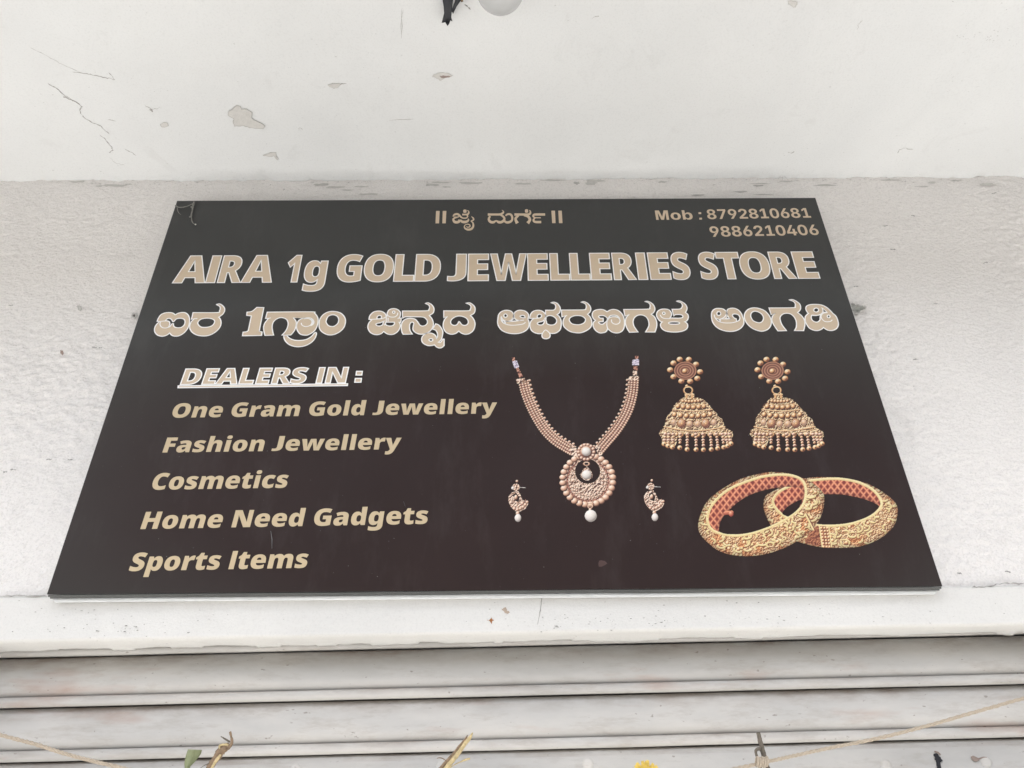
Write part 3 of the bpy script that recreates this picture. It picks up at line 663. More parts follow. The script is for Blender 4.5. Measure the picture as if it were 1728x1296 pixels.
def load_font(t):
    D = {}
    for line in t.strip().split('\n'):
        ch, a, c = line.split('|'); cs = []
        for s in c.split(';'):
            P = []
            for tok in s.split():
                on = not tok.endswith('q'); x, y = tok.rstrip('q').split(','); P.append((float(x), float(y), on))
            # expand implied on-curve points, flatten
            Q = []
            for i in range(len(P)):
                a0, b0 = P[i-1], P[i]
                if not a0[2] and not b0[2]: Q.append(((a0[0]+b0[0])/2, (a0[1]+b0[1])/2, True))
                Q.append(b0)
            st = next(i for i, p in enumerate(Q) if p[2]); Q = Q[st:] + Q[:st]; out = []; i = 0
            while i < len(Q):
                p = Q[i]; nx_ = Q[(i+1) % len(Q)]
                out.append(p[:2])
                if not nx_[2]:
                    e_ = Q[(i+2) % len(Q)]
                    for k in range(1, 6):
                        t_ = k / 6; out.append(((1-t_)**2*p[0]+2*t_*(1-t_)*nx_[0]+t_*t_*e_[0], (1-t_)**2*p[1]+2*t_*(1-t_)*nx_[1]+t_*t_*e_[1]))
                    i += 2
                else: i += 1
            cs.append(out)
        if ch == 'I': cs = [[(60, 0), (60, 714), (250, 714), (250, 0)]]; a = 310.0
        if ch == 'M': cs = [[(73, 0), (73, 727), (290, 727), (417, 235), (543, 727), (760, 727), (760, 0), (626, 0), (626, 560), (488, 0), (346, 0), (207, 560), (207, 0)]]; a = 833.0
        if ch == 'J':      # the sign's J stands on the base line
            lo = min(p[1] for c_ in cs for p in c_); cs = [[(p[0]*1.12, (p[1]-lo)*714/(714-lo)) for p in c_] for c_ in cs]; a = float(a)*1.12 + 60
            mx = min(p[0] for c_ in cs for p in c_); cs = [[(p[0]-mx+10, p[1]) for p in c_] for c_ in cs]; a = max(p[0] for c_ in cs for p in c_) + 60
        D[ch] = (float(a), cs)
    return D
HEAVY, PLAIN = load_font(FONT_HEAVY), load_font(FONT_PLAIN)
def area(c): return sum(c[i-1][0]*c[i][1] - c[i][0]*c[i-1][1] for i in range(len(c))) / 2
def inside(p, c):
    r = False
    for i in range(len(c)):
        (x1, y1), (x2, y2) = c[i-1], c[i]
        if (y1 > p[1]) != (y2 > p[1]) and p[0] < (x2-x1)*(p[1]-y1)/(y2-y1)+x1: r = not r
    return r
def put_glyph(cs, fn, L_, W, lw):
    T, Wl = ([], []), ([], []); L_.append((T, Wl)); W = Wl if W else None
    outs = [c for c in cs if area(c) < 0]; holes = [c for c in cs if area(c) >= 0]
    for o in outs:
        hs = [h for h in holes if inside(h[0], o)]
        m = [[fn(*p) for p in c] for c in [o] + hs]
        flat_fill(T[0], T[1], m, YT)
        if W is not None:
            for c in m: ribbon(W[0], W[1], c, lw, YW)
def bbox(cs):
    xs_ = [p[0] for c in cs for p in c]; return min(xs_), max(xs_)
def finish(L_, mat='tan', name='letter'):
    for T, W in L_:
        n = len(T[0]); o = mesh_py(name, T[0] + W[0], T[1] + [tuple(i + n for i in f) for f in W[1]], M[mat], sign)
        if W[1]:
            o.data.materials.append(M['white']); o.data.polygons.foreach_set('material_index', [0]*len(T[1]) + [1]*len(W[1]))
LW = 2.4e-3
# headline: every letter fitted between its own left and right extreme
L_ = []
A_, B_, C_, D_ = ((280, 410, 6.171), (550, 410, 5.76), (830, 410, 5.76), (1110, 410, 5.76))
hl = [('A', A_, (62, 424), (404, 424)), ('I', A_, (408, 420), (510, 420)), ('R', A_, (530, 422), (776, 422)), ('A', A_, (774, 422), (1100, 422)),
      ('1', A_, (1264, 245), (1366, 420)), ('g', A_, (1436, 330), (1692, 205)),
      ('G', B_, (102, 290), (368, 130)), ('O', B_, (366, 290), (662, 220)), ('L', B_, (652, 388), (852, 385)), ('D', B_, (857, 388), (1117, 230)),
      ('J', B_, (1180, 310), (1370, 120)), ('E', B_, (1376, 386), (1582, 384)), ('W', B_, (1598, 118), (1951, 118)),
      ('E', C_, (351, 380), (553, 375)), ('L', C_, (571, 378), (762, 375)), ('L', C_, (768, 376), (962, 374)), ('E', C_, (968, 376), (1170, 372)),
      ('R', C_, (1190, 374), (1412, 370)), ('I', C_, (1427, 372), (1522, 370)), ('E', D_, (-68, 366), (136, 364)), ('S', D_, (124, 170), (320, 300)),
      ('S', D_, (390, 160), (590, 290)), ('T', D_, (553, 98), (790, 160)), ('O', D_, (792, 200), (1094, 250)), ('R', D_, (1135, 356), (1357, 350)), ('E', D_, (1366, 352), (1580, 348))]
b0, b1 = S(290, 478.3), S(1375, 470.4); t0, t1 = S(330, 431.8), S(1370, 424.7)
for ch, (ox, oy, s), l, r in hl:
    xl = S(ox + l[0]/s, oy + l[1]/s)[0] + .0008; xr = S(ox + r[0]/s, oy + r[1]/s)[0] - .0008
    cs = HEAVY[ch][1]; g0, g1 = bbox(cs); k = (xr - xl) / (g1 - g0)
    def fn(x, y, g0=g0, k=k, xl=xl):
        X = xl + (x - g0) * k; f = (X - b0[0]) / (b1[0] - b0[0]); zb = b0[1] + f * (b1[1] - b0[1]) + .0008; zt = t0[1] + f * (t1[1] - t0[1]) - .0008
        return (X, zb + (zt - zb) * y / 714)
    put_glyph(cs, fn, L_, True, LW)
finish(L_)
def text_line(s, font, L, R, BL, BR, cap, capv=714, shear=.06, tab=None, out=None, sp_=1.0, track=0):
    """L,R leftmost and rightmost ink pixels, BL,BR baseline pixels, cap a pixel on the cap line above BL"""
    L_, W = out; bl, br = S(*BL), S(*BR); h = S(*cap)[1] - (bl[1] + (S(*cap)[0]-bl[0])*(br[1]-bl[1])/(br[0]-bl[0]))
    x = 0; items = []
    for ch in s:
        if ch == ' ': x += (tab or 260) * sp_; continue
        a, cs = font[ch]
        off = (tab - a) / 2 if tab else 0
        items.append((cs, x + off)); x += (tab or a) + track
    sy = h / capv
    ext = [(p[0] + o, p[1]) for cs, o in items for c in cs for p in c]
    xl, zl = S(*L); xr, zr = S(*R)
    base = lambda X: bl[1] + (X - bl[0]) * (br[1] - bl[1]) / (br[0] - bl[0])
    # solve scale so that sheared ink spans xl..xr
    k = (xr - xl) / (max(e_[0] for e_ in ext) - min(e_[0] for e_ in ext)); x0 = xl
    for _ in range(6):
        q = [x0 + e_[0]*k + e_[1]*sy*shear for e_ in ext]
        k *= (xr - xl) / (max(q) - min(q)); q = [x0 + e_[0]*k + e_[1]*sy*shear for e_ in ext]; x0 += xl - min(q)
    for cs, o in items:
        def fn(gx, gy, o=o):
            X = x0 + (gx + o)*k; return (X + gy*sy*shear, base(X) + gy*sy)
        put_glyph(cs, fn, L_, W, LW)
def Q(ox, oy, s, x, y): return (ox + x/s, oy + y/s)
L_ = []
c5 = (290, 605, 10.8); c6 = (440, 605, 8.64)
text_line('DEALERS IN', HEAVY, (304.6, 649), (588.3, 621), (304, 649.2), (583, 646.2), Q(*c5, 245, 194), out=(L_, True), shear=.07, sp_=1.15, track=-18)
for (x0_, y0_), (x1_, y1_) in (((1388, 182), (1478, 250)), ((1370, 285), (1465, 355))):
    c = [S(*Q(*c6, a, b)) for a, b in ((x0_ + 10, y0_ + 7), (x1_ + 4, y0_ + 7), (x1_ - 4, y1_ - 7), (x0_ + 2, y1_ - 7))]
    T, W = ([], []), ([], []); L_.append((T, W)); flat_fill(T[0], T[1], [c], YT); ribbon(W[0], W[1], c, LW, YW)
T, W = ([], []), ([], [])
c = [S(*p) for p in ((301, 651.4), (586.6, 647.9), (586.2, 650.9), (300.6, 654.6))]
flat_fill(T[0], T[1], [c], YT); ribbon(W[0], W[1], c, LW, YW)
finish(L_); finish([(T, W)], name='underline'); L_ = []
text_line('One Gram Gold Jewellery', HEAVY, (291.5, 695), (839, 680), (327, 704.6), (807, 698.2), (397, 679.6), out=(L_, None))
finish(L_, 'gold_tan'); L_ = []
text_line('Fashion Jewellery', HEAVY, (274, 763.6), (678, 739), (274, 763.8), (647, 758.6), Q(280, 660, 7.513, 10, 590), out=(L_, None))
finish(L_, 'gold_tan'); L_ = []
text_line('Cosmetics', HEAVY, (257.5, 816), (488, 801), (275, 826.4), (480, 823.2), (290, 798.2), out=(L_, None))
finish(L_, 'gold_tan'); L_ = []
text_line('Home Need Gadgets', HEAVY, (236.8, 892.6), (723, 862.5), (237, 893), (712, 884.2), Q(210, 850, 7.513, 270, 104), out=(L_, None))
finish(L_, 'gold_tan'); L_ = []
text_line('Sports Items', HEAVY, (217.2, 963), (521.3, 935), (232, 963.6), (510, 958.4), Q(210, 850, 7.513, 1385, 600) , out=(L_, None))
finish(L_, 'gold_tan'); L_ = []
c4 = (1080, 330, 5.4)
text_line('Mob', PLAIN, (1105, 356), (1168.8, 366), (1107, 371.2), (1168, 370.6), (1106, 355.4), 727, 0, out=(L_, None))
for x, y in ((545, 162), (552, 212)):
    c = [S(*Q(*c4, x + a, y + b)) for a, b in ((-12, -9), (12, -9), (13, 8), (-11, 8))]; T = ([], []); L_.append((T, ([], []))); flat_fill(T[0], T[1], [c], YT)
text_line('8792810681', PLAIN, (1192.4, 360), (1369, 367.2), (1195, 370.0), (1368, 367.4), (1200, 353.6), 727, 0, tab=646, out=(L_, None))
text_line('9886210406', PLAIN, (1197.4, 389), (1380.4, 388.5), (1201, 399.8), (1378, 396.6), (1205, 382.3), 727, 0, tab=646, out=(L_, None))
finish(L_)

# --- Kannada lettering, outlines drawn by hand after the photograph
# each entry: crop origin x, y, scale | outer ; hole ; ...   ('!' marks a corner)
KAN = """
250 505 12.343|190,462! 215,400 265,330 340,292 430,280 510,290 568,328! 620,298 700,280 775,285 830,325 860,390 862,480 840,580 790,660 720,725 640,765 560,772 500,755 448,705! 400,745 330,770 270,772 200,750 150,700 135,640 150,570 190,515 238,470!;365,448! 395,412 450,402 490,425 512,462 525,470 545,460 580,420 640,400 720,405 765,440 768,500 745,550 690,590 620,598 560,585 530,550 530,515 505,512 480,540 455,575 425,588! 445,545 455,510 440,470 405,456
W|238,468 330,458 400,456|262,480 248,515 262,560 305,595 370,602 430,586
250 505 12.343|1425,112! 1490,100 1550,135 1592,190 1592,250 1560,310 1510,350 1470,376! 1500,410 1520,470 1515,540 1480,610 1410,680 1320,735 1220,765 1100,765 1000,740 920,690 875,620 872,550 890,490 920,450 965,408! 905,422! 938,282! 1440,280 1490,240 1505,190 1490,150 1440,124!;1040,520 1045,470 1100,420 1200,398 1300,402 1370,430 1388,470 1360,530 1300,570 1200,590 1100,580
W|965,408 1030,404
400 510 9.095|305,82! 412,85! 345,430 345,448! 385,460! 378,512! 85,518! 95,462! 150,455 175,435! 222,212! 150,205! 155,155! 215,148 260,122
400 510 9.095|465,155! 1130,150 1190,170 1235,230 1245,290 1225,380 1180,450 1100,500 1040,508 970,490 925,430 915,370 935,300 980,262 1040,245! 865,240! 900,285 910,330 890,420 850,480 825,505! 690,508! 740,455 775,390 785,320 760,265 700,240 640,245 575,285 545,340 540,400 550,460 562,508! 430,512! 415,450 410,380 430,320 485,250! 440,252!;1150,262! 1172,290 1165,330 1130,356! 1155,320 1158,290
W|485,250 520,242|1040,245 1110,240 1165,268 1182,310 1165,345 1130,365|1030,258 1100,255 1145,285 1145,330 1110,365 1050,376 1000,355 985,320
400 510 9.095|720,512! 765,512! 800,550 870,582 960,590 1060,575 1140,530 1190,475 1215,470 1218,500 1195,560 1140,620 1060,665 970,685 880,680 800,650 745,600 722,550
400 510 9.095|1260,340 1275,260 1330,190 1410,150 1500,145 1590,170 1650,230 1665,300 1640,390 1570,460 1480,500 1390,500 1310,460 1270,410;1368,290 1400,220 1470,195 1535,215 1562,265 1545,330 1480,375 1410,365 1375,325
614 505 14.4|125,490! 150,400 230,320 330,292 430,300 510,345 540,400 560,430! 568,350 600,280 660,240 740,232 820,255 880,310 890,370 875,430 850,465! 910,460! 905,510 895,568! 855,560! 885,620 875,700 820,790 730,850 640,860 560,840 483,785! 420,840 330,865 230,850 150,800 105,720 100,650 130,570 190,510!;318,478! 325,430 365,398 415,405 432,440 405,475;292,612 330,588 400,575 500,530! 470,570 460,620 400,652 330,650;540,560! 740,560! 745,600 700,645 620,655 550,635 525,600;700,318 708,300 728,290 748,300 756,318 748,338 728,346 708,338
W|130,492 300,487 420,478 500,455 535,425|570,375 610,420 680,438 760,430 815,385 825,330|545,440 542,540 515,600 500,640|590,455 590,540|850,465 820,470
614 505 14.4|1495,105! 1560,90 1640,130 1695,200 1705,270 1680,340 1590,400! 1650,470 1685,560 1685,650 1640,740 1560,810 1440,850 1330,845 1240,800 1195,740 1200,660 1215,590 1185,560 1145,570 1115,620 1110,700 1130,780 1180,852! 955,855! 925,790 912,700 925,590 980,510 1080,470 1180,470 1260,500 1320,570 1360,630 1420,655 1490,640 1540,590 1545,530 1510,480 1450,440 1300,430 1000,430! 945,465! 940,290! 1520,285 1580,250 1600,200 1580,150 1540,125
700 505 14.4|510,600! 580,630 640,700 680,790 670,890 640,985 570,1050! 620,1055 660,1010 685,970! 712,975! 712,1130! 650,1180 580,1185 520,1155 480,1110! 420,1125 330,1130 230,1090 175,1030 170,950 210,880 290,830 370,825 450,845 510,900 530,960! 555,900 550,830 510,760 430,730!;344,992 358,970 392,960 426,970 440,992 426,1014 392,1024 358,1014
700 505 14.4|1245,100! 1330,90 1400,130 1455,190 1465,260 1440,340 1350,402! 1410,460 1455,550 1460,650 1420,760 1330,835 1230,855 1140,830 1068,775! 1000,830 900,855 800,830 730,770 692,680 695,580 730,490 790,425! 705,450! 705,285! 1280,285 1345,250 1365,190 1340,140 1290,115;880,600 875,530 920,470 1000,425 1090,410 1190,430 1270,480 1300,550 1280,610 1220,640 1150,625 1110,580 1080,545 1060,560 1050,590 1010,630 950,640
835 505 14.4|220,280 300,272 370,285 425,320 460,375! 500,310 570,275 650,272 740,295 800,345 820,400 805,490! 830,560 825,660 780,740 690,800 570,835 440,840 310,820 190,770 110,690 70,590 75,480 90,390 140,320;218,402 230,372 260,360 290,372 302,402 290,432 260,444 230,432;610,415! 650,395 710,400 740,450! 680,455 630,440;160,500! 235,545! 250,600! 200,570;400,532! 465,465! 550,525!
W|460,375 455,430 465,470|150,430 165,530 230,590 320,625 450,635 600,622 700,600 745,560|250,540 450,542 620,520 710,510|455,380 450,430 410,500 340,535 260,530 190,490 155,420|475,380 470,430 490,480 550,510 620,518|250,545 262,600
835 505 14.4|845,465! 870,370 930,300 1030,272 1130,285 1200,330 1235,380! 1235,270! 1420,268 1470,230 1480,170 1450,120 1365,90! 1440,75 1520,110 1580,190 1590,260 1570,330 1510,378! 1570,430 1610,530 1610,650 1580,750 1490,820 1400,835 1330,825! 1345,880 1320,940 1245,965 1170,945 1145,890 1160,825! 1080,840 980,820 900,770 860,690 858,590 900,510 950,478!;1030,460! 1035,400 1075,370 1125,380 1135,420 1100,455;1030,590 1070,562 1150,542 1200,510! 1195,580 1150,625 1070,625;1245,440! 1300,405 1380,405 1450,440 1500,500 1495,570 1440,620 1350,630 1270,600 1250,540 1238,505!
W|1160,825 1235,750 1330,825|1235,270 1232,440|845,468 1030,465 1100,455|1235,380 1230,440 1195,500
940 503 14.4|585,105! 650,90 740,130 800,200 820,270 800,340 740,398! 800,460 840,560 840,660 790,740 700,800 580,845 450,845 320,815 220,750 160,680 145,590 165,510 215,430! 120,462! 108,295! 640,290 700,255 710,200 690,150 640,120;295,540 320,480 400,440 500,428 610,445 680,500 690,550 650,610 560,648 450,650 350,620
W|215,430 245,428
940 503 14.4|855,430 870,350 930,300 1040,280 1130,290 1215,338! 1290,295 1380,280 1480,305 1560,370 1610,450 1635,560 1635,680 1600,780 1520,840 1420,850 1320,820 1230,745! 1190,820 1120,845 1040,850 960,810 900,740 875,660 890,590 935,545! 890,510;1010,450 1050,430 1130,430 1190,460 1225,498! 1218,545! 1190,580 1150,610 1110,640 1050,635 1010,600 1035,580 1120,575! 1120,495! 1040,490;1245,488! 1290,435 1380,420 1460,435 1520,490! 1440,458 1350,458 1290,472
W|1215,590 1250,510 1310,465 1400,460 1480,480 1530,540 1510,610 1440,640 1370,625 1325,580 1325,520|1225,500 1212,590 1212,680 1235,760
1040 500 13.292|640,122! 700,115 780,150 840,210 865,290 840,360 780,408! 850,460 895,550 908,640 895,720 865,805! 655,805! 700,730 730,660 725,570 690,490 630,440 550,420 470,435 400,490 375,570 390,660 430,730 485,805! 295,810! 240,720 205,620 205,540 230,470 285,410! 195,450! 165,300! 700,292 750,260 760,210 740,165 690,135
1040 500 13.292|1350,115! 1410,105 1490,140 1560,200 1585,280 1550,368! 1600,410 1615,470 1590,540 1540,578! 1590,620 1600,680 1570,740 1480,785 1350,805 1200,800 1080,770 1010,710 990,640 1020,582! 960,540 910,460 905,390 940,330 1010,295 1100,290 1180,310 1230,370 1235,430 1200,490! 1400,495 1480,480 1490,440 1440,415 1330,415 1285,445! 1250,295! 1420,290 1470,250 1480,200 1450,150 1400,132;1037,385 1046,365 1065,357 1084,365 1093,385 1084,405 1065,413 1046,405;1170,604 1220,580 1370,580 1420,604 1370,628 1220,628
W|980,420 1020,475 1090,502 1210,502|1020,582 1050,576|1540,578 1515,574
1195 500 15.709|290,325 390,340 450,380 490,415! 520,350 600,322 700,325 800,370 870,450 910,540 945,660 930,760 860,850 750,910 620,935 470,925 320,880 200,800 120,690 90,580 88,470 115,390 190,335;228,462 242,425 280,410 318,425 332,462 318,500 280,514 242,500;190,580! 300,620! 310,680! 240,640;460,592! 512,530! 560,592!;640,520 660,480 730,475 800,500 840,570 820,640 755,675! 740,597! 690,580
W|490,415 500,520|160,490 180,570 250,650 340,695 480,712 640,705 750,675|320,605 620,605|488,410 470,500 410,570 320,600|505,410 500,480 530,550 570,590 620,605|318,605 325,685
1195 500 15.709|955,540 985,430 1070,345 1200,310 1340,325 1480,380 1580,470 1650,580 1672,700 1640,810 1560,890 1430,930 1290,905 1150,840 1040,740 980,640;1125,530 1150,440 1230,400 1330,420 1420,480 1465,570 1440,660 1370,705 1270,690 1180,640
1290 500 13.292|550,85! 630,78 720,120 790,180 810,260 790,320 740,368! 830,440 890,530 905,620 895,700 875,775! 670,775! 710,700 715,590 690,510 640,440 570,395 480,385 400,410 350,470 355,550 390,640 440,710 492,775! 300,780! 230,680 175,580 165,500 190,430 240,382! 148,415! 100,265! 640,260 685,230 690,180 660,130 600,100
1290 500 13.292|925,270 950,220 1030,190 1150,185 1280,200 1390,250 1470,320 1530,385 1600,450 1640,540 1655,640 1620,720 1540,765 1450,770 1380,745 1322,702! 1280,740 1200,770 1110,765 1010,720 950,640 915,560 915,460 980,388! 940,330;1103,312 1118,280 1158,267 1198,280 1213,312 1198,344 1158,357 1118,344;1305,275! 1312,362! 1405,362!;1055,430! 1150,435 1255,415! 1245,480! 1240,540 1190,580 1130,578 1070,540 1045,480;1405,455 1414,433 1437,424 1460,433 1469,455 1460,477 1437,486 1414,477
W|1060,422 1170,430 1260,405 1310,350 1300,280|1410,368 1320,385 1275,430 1275,490 1330,555 1400,575 1480,565 1520,530|1275,258 1300,275|980,388 1000,386
"""
def closed_spline(pts):
    """pts: list of (x,y,corner). smooth between corners"""
    n = len(pts); out = []
    for i in range(n):
        p1, p2 = pts[i], pts[(i+1) % n]; p0 = pts[i-1] if not p1[2] else p1; p3 = pts[(i+2) % n] if not p2[2] else p2
        if p1[2] and p2[2]: out.append(p1[:2]); continue
        for k in range(6):
            t = k/6
            out.append(tuple(.5*((2*p1[j])+(p2[j]-p0[j])*t+(2*p0[j]-5*p1[j]+4*p2[j]-p3[j])*t*t+(3*p1[j]-p0[j]-3*p2[j]+p3[j])*t**3) for j in (0, 1)))
    return out
KL = []; cur = None
for line in KAN.strip().split('\n'):
    f = line.split('|')
    if f[0] == 'W':
        T, W = KL[-1]
        for seg in f[1:]:
            P = [tuple(float(v) for v in t.split(',')) for t in seg.split()]
            q = spline([(x, y, 0) for x, y in P], 5) if len(P) > 2 else [Vector((x, y, 0)) for x, y in P]
            ribbon(W[0], W[1], [S(*Q(*cur, v.x, v.y)) for v in q], LW * .9, YW - .00002, False)
        continue
    cur = tuple(float(v) for v in f[0].split())
    cs = []; T, W = ([], []), ([], []); KL.append((T, W))
    for c in f[1].split(';'):
        P = [(float(t.rstrip('!').split(',')[0]), float(t.rstrip('!').split(',')[1]), t.endswith('!')) for t in c.split()]
        cs.append([S(*Q(*cur, *p)) for p in closed_spline(P)])
    flat_fill(T[0], T[1], cs, YT)
    for c in cs: ribbon(W[0], W[1], c, LW, YW)
finish(KL)

# --- small Kannada line at the top, brush strokes with changing width
ST = """
85,88! 172,88 157,390 70,390|P
247,88! 335,88 320,390 235,390|P
2886,82! 2974,82 2989,385 2906,385|P
3054,82! 3139,82 3156,385 3071,385|P
495,225,25 530,180,45 600,165,50 650,195,50 690,235,40 740,262,32 810,262,32 845,240,28
520,236,24 600,240,28 640,225,24
600,240,26 520,270,42 505,310,52 540,355,64 600,362,64 655,340,54 685,315,36 720,350,58 790,358,62 850,335,52 874,300,36 856,275,16
655,305,26 620,312,20
720,176,40 800,175,40 850,172,45 880,130,40 868,90,24 840,74,10
745,95,60 785,95,82 825,95,60
835,180,34 852,225,32 820,262,26
940,220,8 985,262,34 995,305,32 935,335,24 975,370,32 990,450,46 950,520,52 870,542,50 800,520,42 772,480,30 790,432,20 850,410,22 902,430,30 905,472,26 850,484,24 822,462,14
1342,175,56 1480,175,50 1640,172,52 1705,140,48 1722,105,30 1680,60,6
1400,215,44 1368,270,52 1375,320,60 1420,358,62 1480,362,60 1545,330,36 1600,358,62 1660,362,62 1720,330,60 1745,270,52 1705,215,46 1640,190,20
1744,330,50 1795,365,56 1864,360,60 1924,320,52 1934,240,50 1904,180,50 1844,165,46 1789,188,40 1789,212,24
1989,176,60 2150,175,54 2324,174,54 2374,140,48 2370,90,28 2346,68,8
2244,90,60 2284,90,90 2322,90,60
2090,200,44 2024,260,60 2024,320,62 2060,388,84
2220,198,36 2320,225,60 2362,290,66 2346,340,64 2310,386,86
2734,175,58 2500,175,54 2450,195,48 2450,222,44 2489,250,30 2629,254,26
2489,258,30 2454,300,44 2464,340,52 2520,358,56 2639,358,58
"""
KL = []; ends = []
for line in ST.strip().split('\n'):
    if line.endswith('|P'):
        c = [S(*Q(730, 350, 14.4, *[float(v) for v in t.rstrip('!').split(',')])) for t in line[:-2].split()]
        T = ([], []); KL.append((T, ([], [])))
        # pixel offsets past 1728 belong to the neighbouring crop, 110 px to the right
        flat_fill(T[0], T[1], [c], YT); continue
    P = [tuple(float(v) for v in t.split(',')) for t in line.split()]
    q = spline(P, 6)
    # which character the stroke belongs to
    if P[0][0] < 1000: g = 0
    elif P[0][0] < 1700: g = 1
    elif P[0][0] < 1900: g = 2
    elif P[0][0] < 2400: g = 3
    else: g = 4
    GL = globals().setdefault('GLY', {}); T = GL.setdefault(g, ([], [])); b = len(T[0]); _lay[0] += 1; y = YT - (_lay[0] % 9) * .000006
    for i, v in enumerate(q):
        a, d = q[max(i-1, 0)], q[min(i+1, len(q)-1)]; tx, ty = d.x-a.x, d.y-a.y; l = math.hypot(tx, ty) or 1; nx_, ny_ = -ty/l, tx/l
        for sg in (1, -1):
            s_ = S(*Q(730, 350, 14.4, v.x + nx_*v.z*.5*sg, v.y + ny_*v.z*.5*sg)); T[0].append((s_[0], y, s_[1]))
    for i in range(len(q)-1): T[1].append((b+2*i, b+2*i+2, b+2*i+3, b+2*i+1))
finish(KL + [(t, ([], [])) for t in GLY.values()])

# ------------------------------------------------------------------ printed pictures of jewellery (colour print on the face, one thin sheet each)
def lin(c):
    c = np.asarray(c, float) / 255.0
    return np.where(c <= .04045, c / 12.92, ((c + .055) / 1.055) ** 2.4)
class Pic:
    def __init__(s, ox, oy, sc, x0, y0, x1, y1, res=1.7, seed=1):
        s.o = (ox, oy, sc); st = sc / res
        s.gx = np.arange(x0, x1, st); s.gy = np.arange(y0, y1, st)
        s.X, s.Y = np.meshgrid(s.gx, s.gy); s.C = np.zeros(s.X.shape + (3,)); s.A = np.zeros(s.X.shape)
        s.r = np.random.default_rng(seed); s.st = st
    def put(s, m, col):
        s.C[m] = col if np.ndim(col) == 1 else col[m]; s.A[m] = 1
    def cut(s, m): s.A[m] = 0
    def disc(s, cx, cy, r, pal, ry=None, hi=.5):
        ry = ry or r; x0 = int(max(0, (cx - r*1.1 - s.gx[0]) / s.st)); x1 = int((cx + r*1.1 - s.gx[0]) / s.st) + 2
        y0 = int(max(0, (cy - ry*1.1 - s.gy[0]) / s.st)); y1 = int((cy + ry*1.1 - s.gy[0]) / s.st) + 2
        X, Y = s.X[y0:y1, x0:x1], s.Y[y0:y1, x0:x1]
        u, v = (X - cx) / r, (Y - cy) / ry; d2 = u*u + v*v; m = d2 < 1
        nz = np.sqrt(np.clip(1 - d2, 0, 1)); sh = np.clip(-.38*u - .55*v + .74*nz, 0, 1)
        C = ramp3(sh, pal); sp = np.clip((sh - .9) / .1, 0, 1)[..., None] * hi; C = C * (1 - sp) + 250 * sp
        s.C[y0:y1, x0:x1][m] = C[m]; s.A[y0:y1, x0:x1][m] = 1
    def poly(s, pts):
        m = np.zeros(s.X.shape, bool)
        for i in range(len(pts)):
            (x1, y1), (x2, y2) = pts[i-1], pts[i]
            if y1 == y2: continue
            c = ((y1 > s.Y) != (y2 > s.Y)) & (s.X < (x2-x1)*(s.Y-y1)/(y2-y1)+x1); m ^= c
        return m
    def ring(s, cx, cy, rx, ry, w, pal):
        u, v = (s.X - cx), (s.Y - cy); d = np.hypot(u / rx, v / ry); k = (d - 1) * (rx + ry) / 2 / (w/2); m = np.abs(k) < 1
        sh = np.clip(.62 - .4 * k - .15 * (v / ry), 0, 1); s.put(m, ramp3(sh, pal))
    def line(s, pts, w, pal, up=.5):
        for (x1, y1), (x2, y2) in zip(pts[:-1], pts[1:]):
            L2 = (x2-x1)**2 + (y2-y1)**2 or 1; t = np.clip(((s.X-x1)*(x2-x1) + (s.Y-y1)*(y2-y1)) / L2, 0, 1)
            dx, dy = s.X - x1 - t*(x2-x1), s.Y - y1 - t*(y2-y1); d = np.hypot(dx, dy); m = d < w/2
            sh = np.clip(.65 - up * dy / (w/2), 0, 1); s.put(m, ramp3(sh, pal))
    def emboss(s, m, pal, scale, amp, base=.5, seed=1, aniso=1.0):
        H = vnoise(s.X/scale, s.Y/scale*aniso, seed) + .6*vnoise(s.X/scale*2.1, s.Y/scale*2.1*aniso, seed+1) + .35*vnoise(s.X/scale*4.3, s.Y/scale*4.3, seed+2)
        gy, gx = np.gradient(H, s.st); sh = np.clip(base + amp*scale*(.6*gx + .8*gy) + .10*H, 0, 1)
        s.put(m, ramp3(sh, pal))
    def lattice(s, m, pal, sp_, slope, seed=3):
        a = (s.X + s.Y*slope) / sp_; b = (s.X - s.Y*slope) / sp_
        fa, fb = np.abs(a - np.round(a)), np.abs(b - np.round(b)); g = np.minimum(fa, fb) * 2
        nz = vnoise(s.X/18, s.Y/18, seed)
        sh = np.clip(.95 - 1.9 * np.clip(g - .12, 0, 1) + .18*nz, 0, 1); s.put(m, ramp3(sh, pal))
    def build(s, name, label=None):
        m = s.A > .5; n, k = m.shape
        F4 = m[:-1, :-1] & m[:-1, 1:] & m[1:, 1:] & m[1:, :-1]
        I = np.arange(n*k).reshape(n, k)
        Fq = np.stack([I[:-1, :-1], I[:-1, 1:], I[1:, 1:], I[1:, :-1]], -1)[F4]
        used, inv = np.unique(Fq.ravel(), return_inverse=True)
        ox, oy, sc = s.o; px = ox + s.X.ravel()[used]/sc; py = oy + s.Y.ravel()[used]/sc
        Mn = np.array(_M); d = np.stack([(px-864)/F_PX, np.ones_like(px), -(py-648)/F_PX], -1) @ Mn.T
        t = (0 - CAM.y) / d[:, 1]; P = np.array(CAM) + d * t[:, None]; P[:, 1] = -.0005
        o = mesh_np(name, P, inv.reshape(-1, 4)[:, ::-1], M['print'], sign)
        ca = o.data.color_attributes.new('print', 'FLOAT_COLOR', 'POINT')
        c = np.ones((len(used), 4), np.float32); col = s.C.reshape(-1, 3)[used]
        col = col * (1 + s.r.normal(0, .02, (len(used), 1))); c[:, :3] = lin(np.clip(col, 0, 255)) * .90
        ca.data.foreach_set('color', c.ravel())
        if label: o['label'] = label
        return o
def ramp3(sh, pal):
    xs_ = np.linspace(0, 1, len(pal)); P = np.array(pal, float)
    return np.stack([np.interp(sh, xs_, P[:, k]) for k in range(3)], -1)
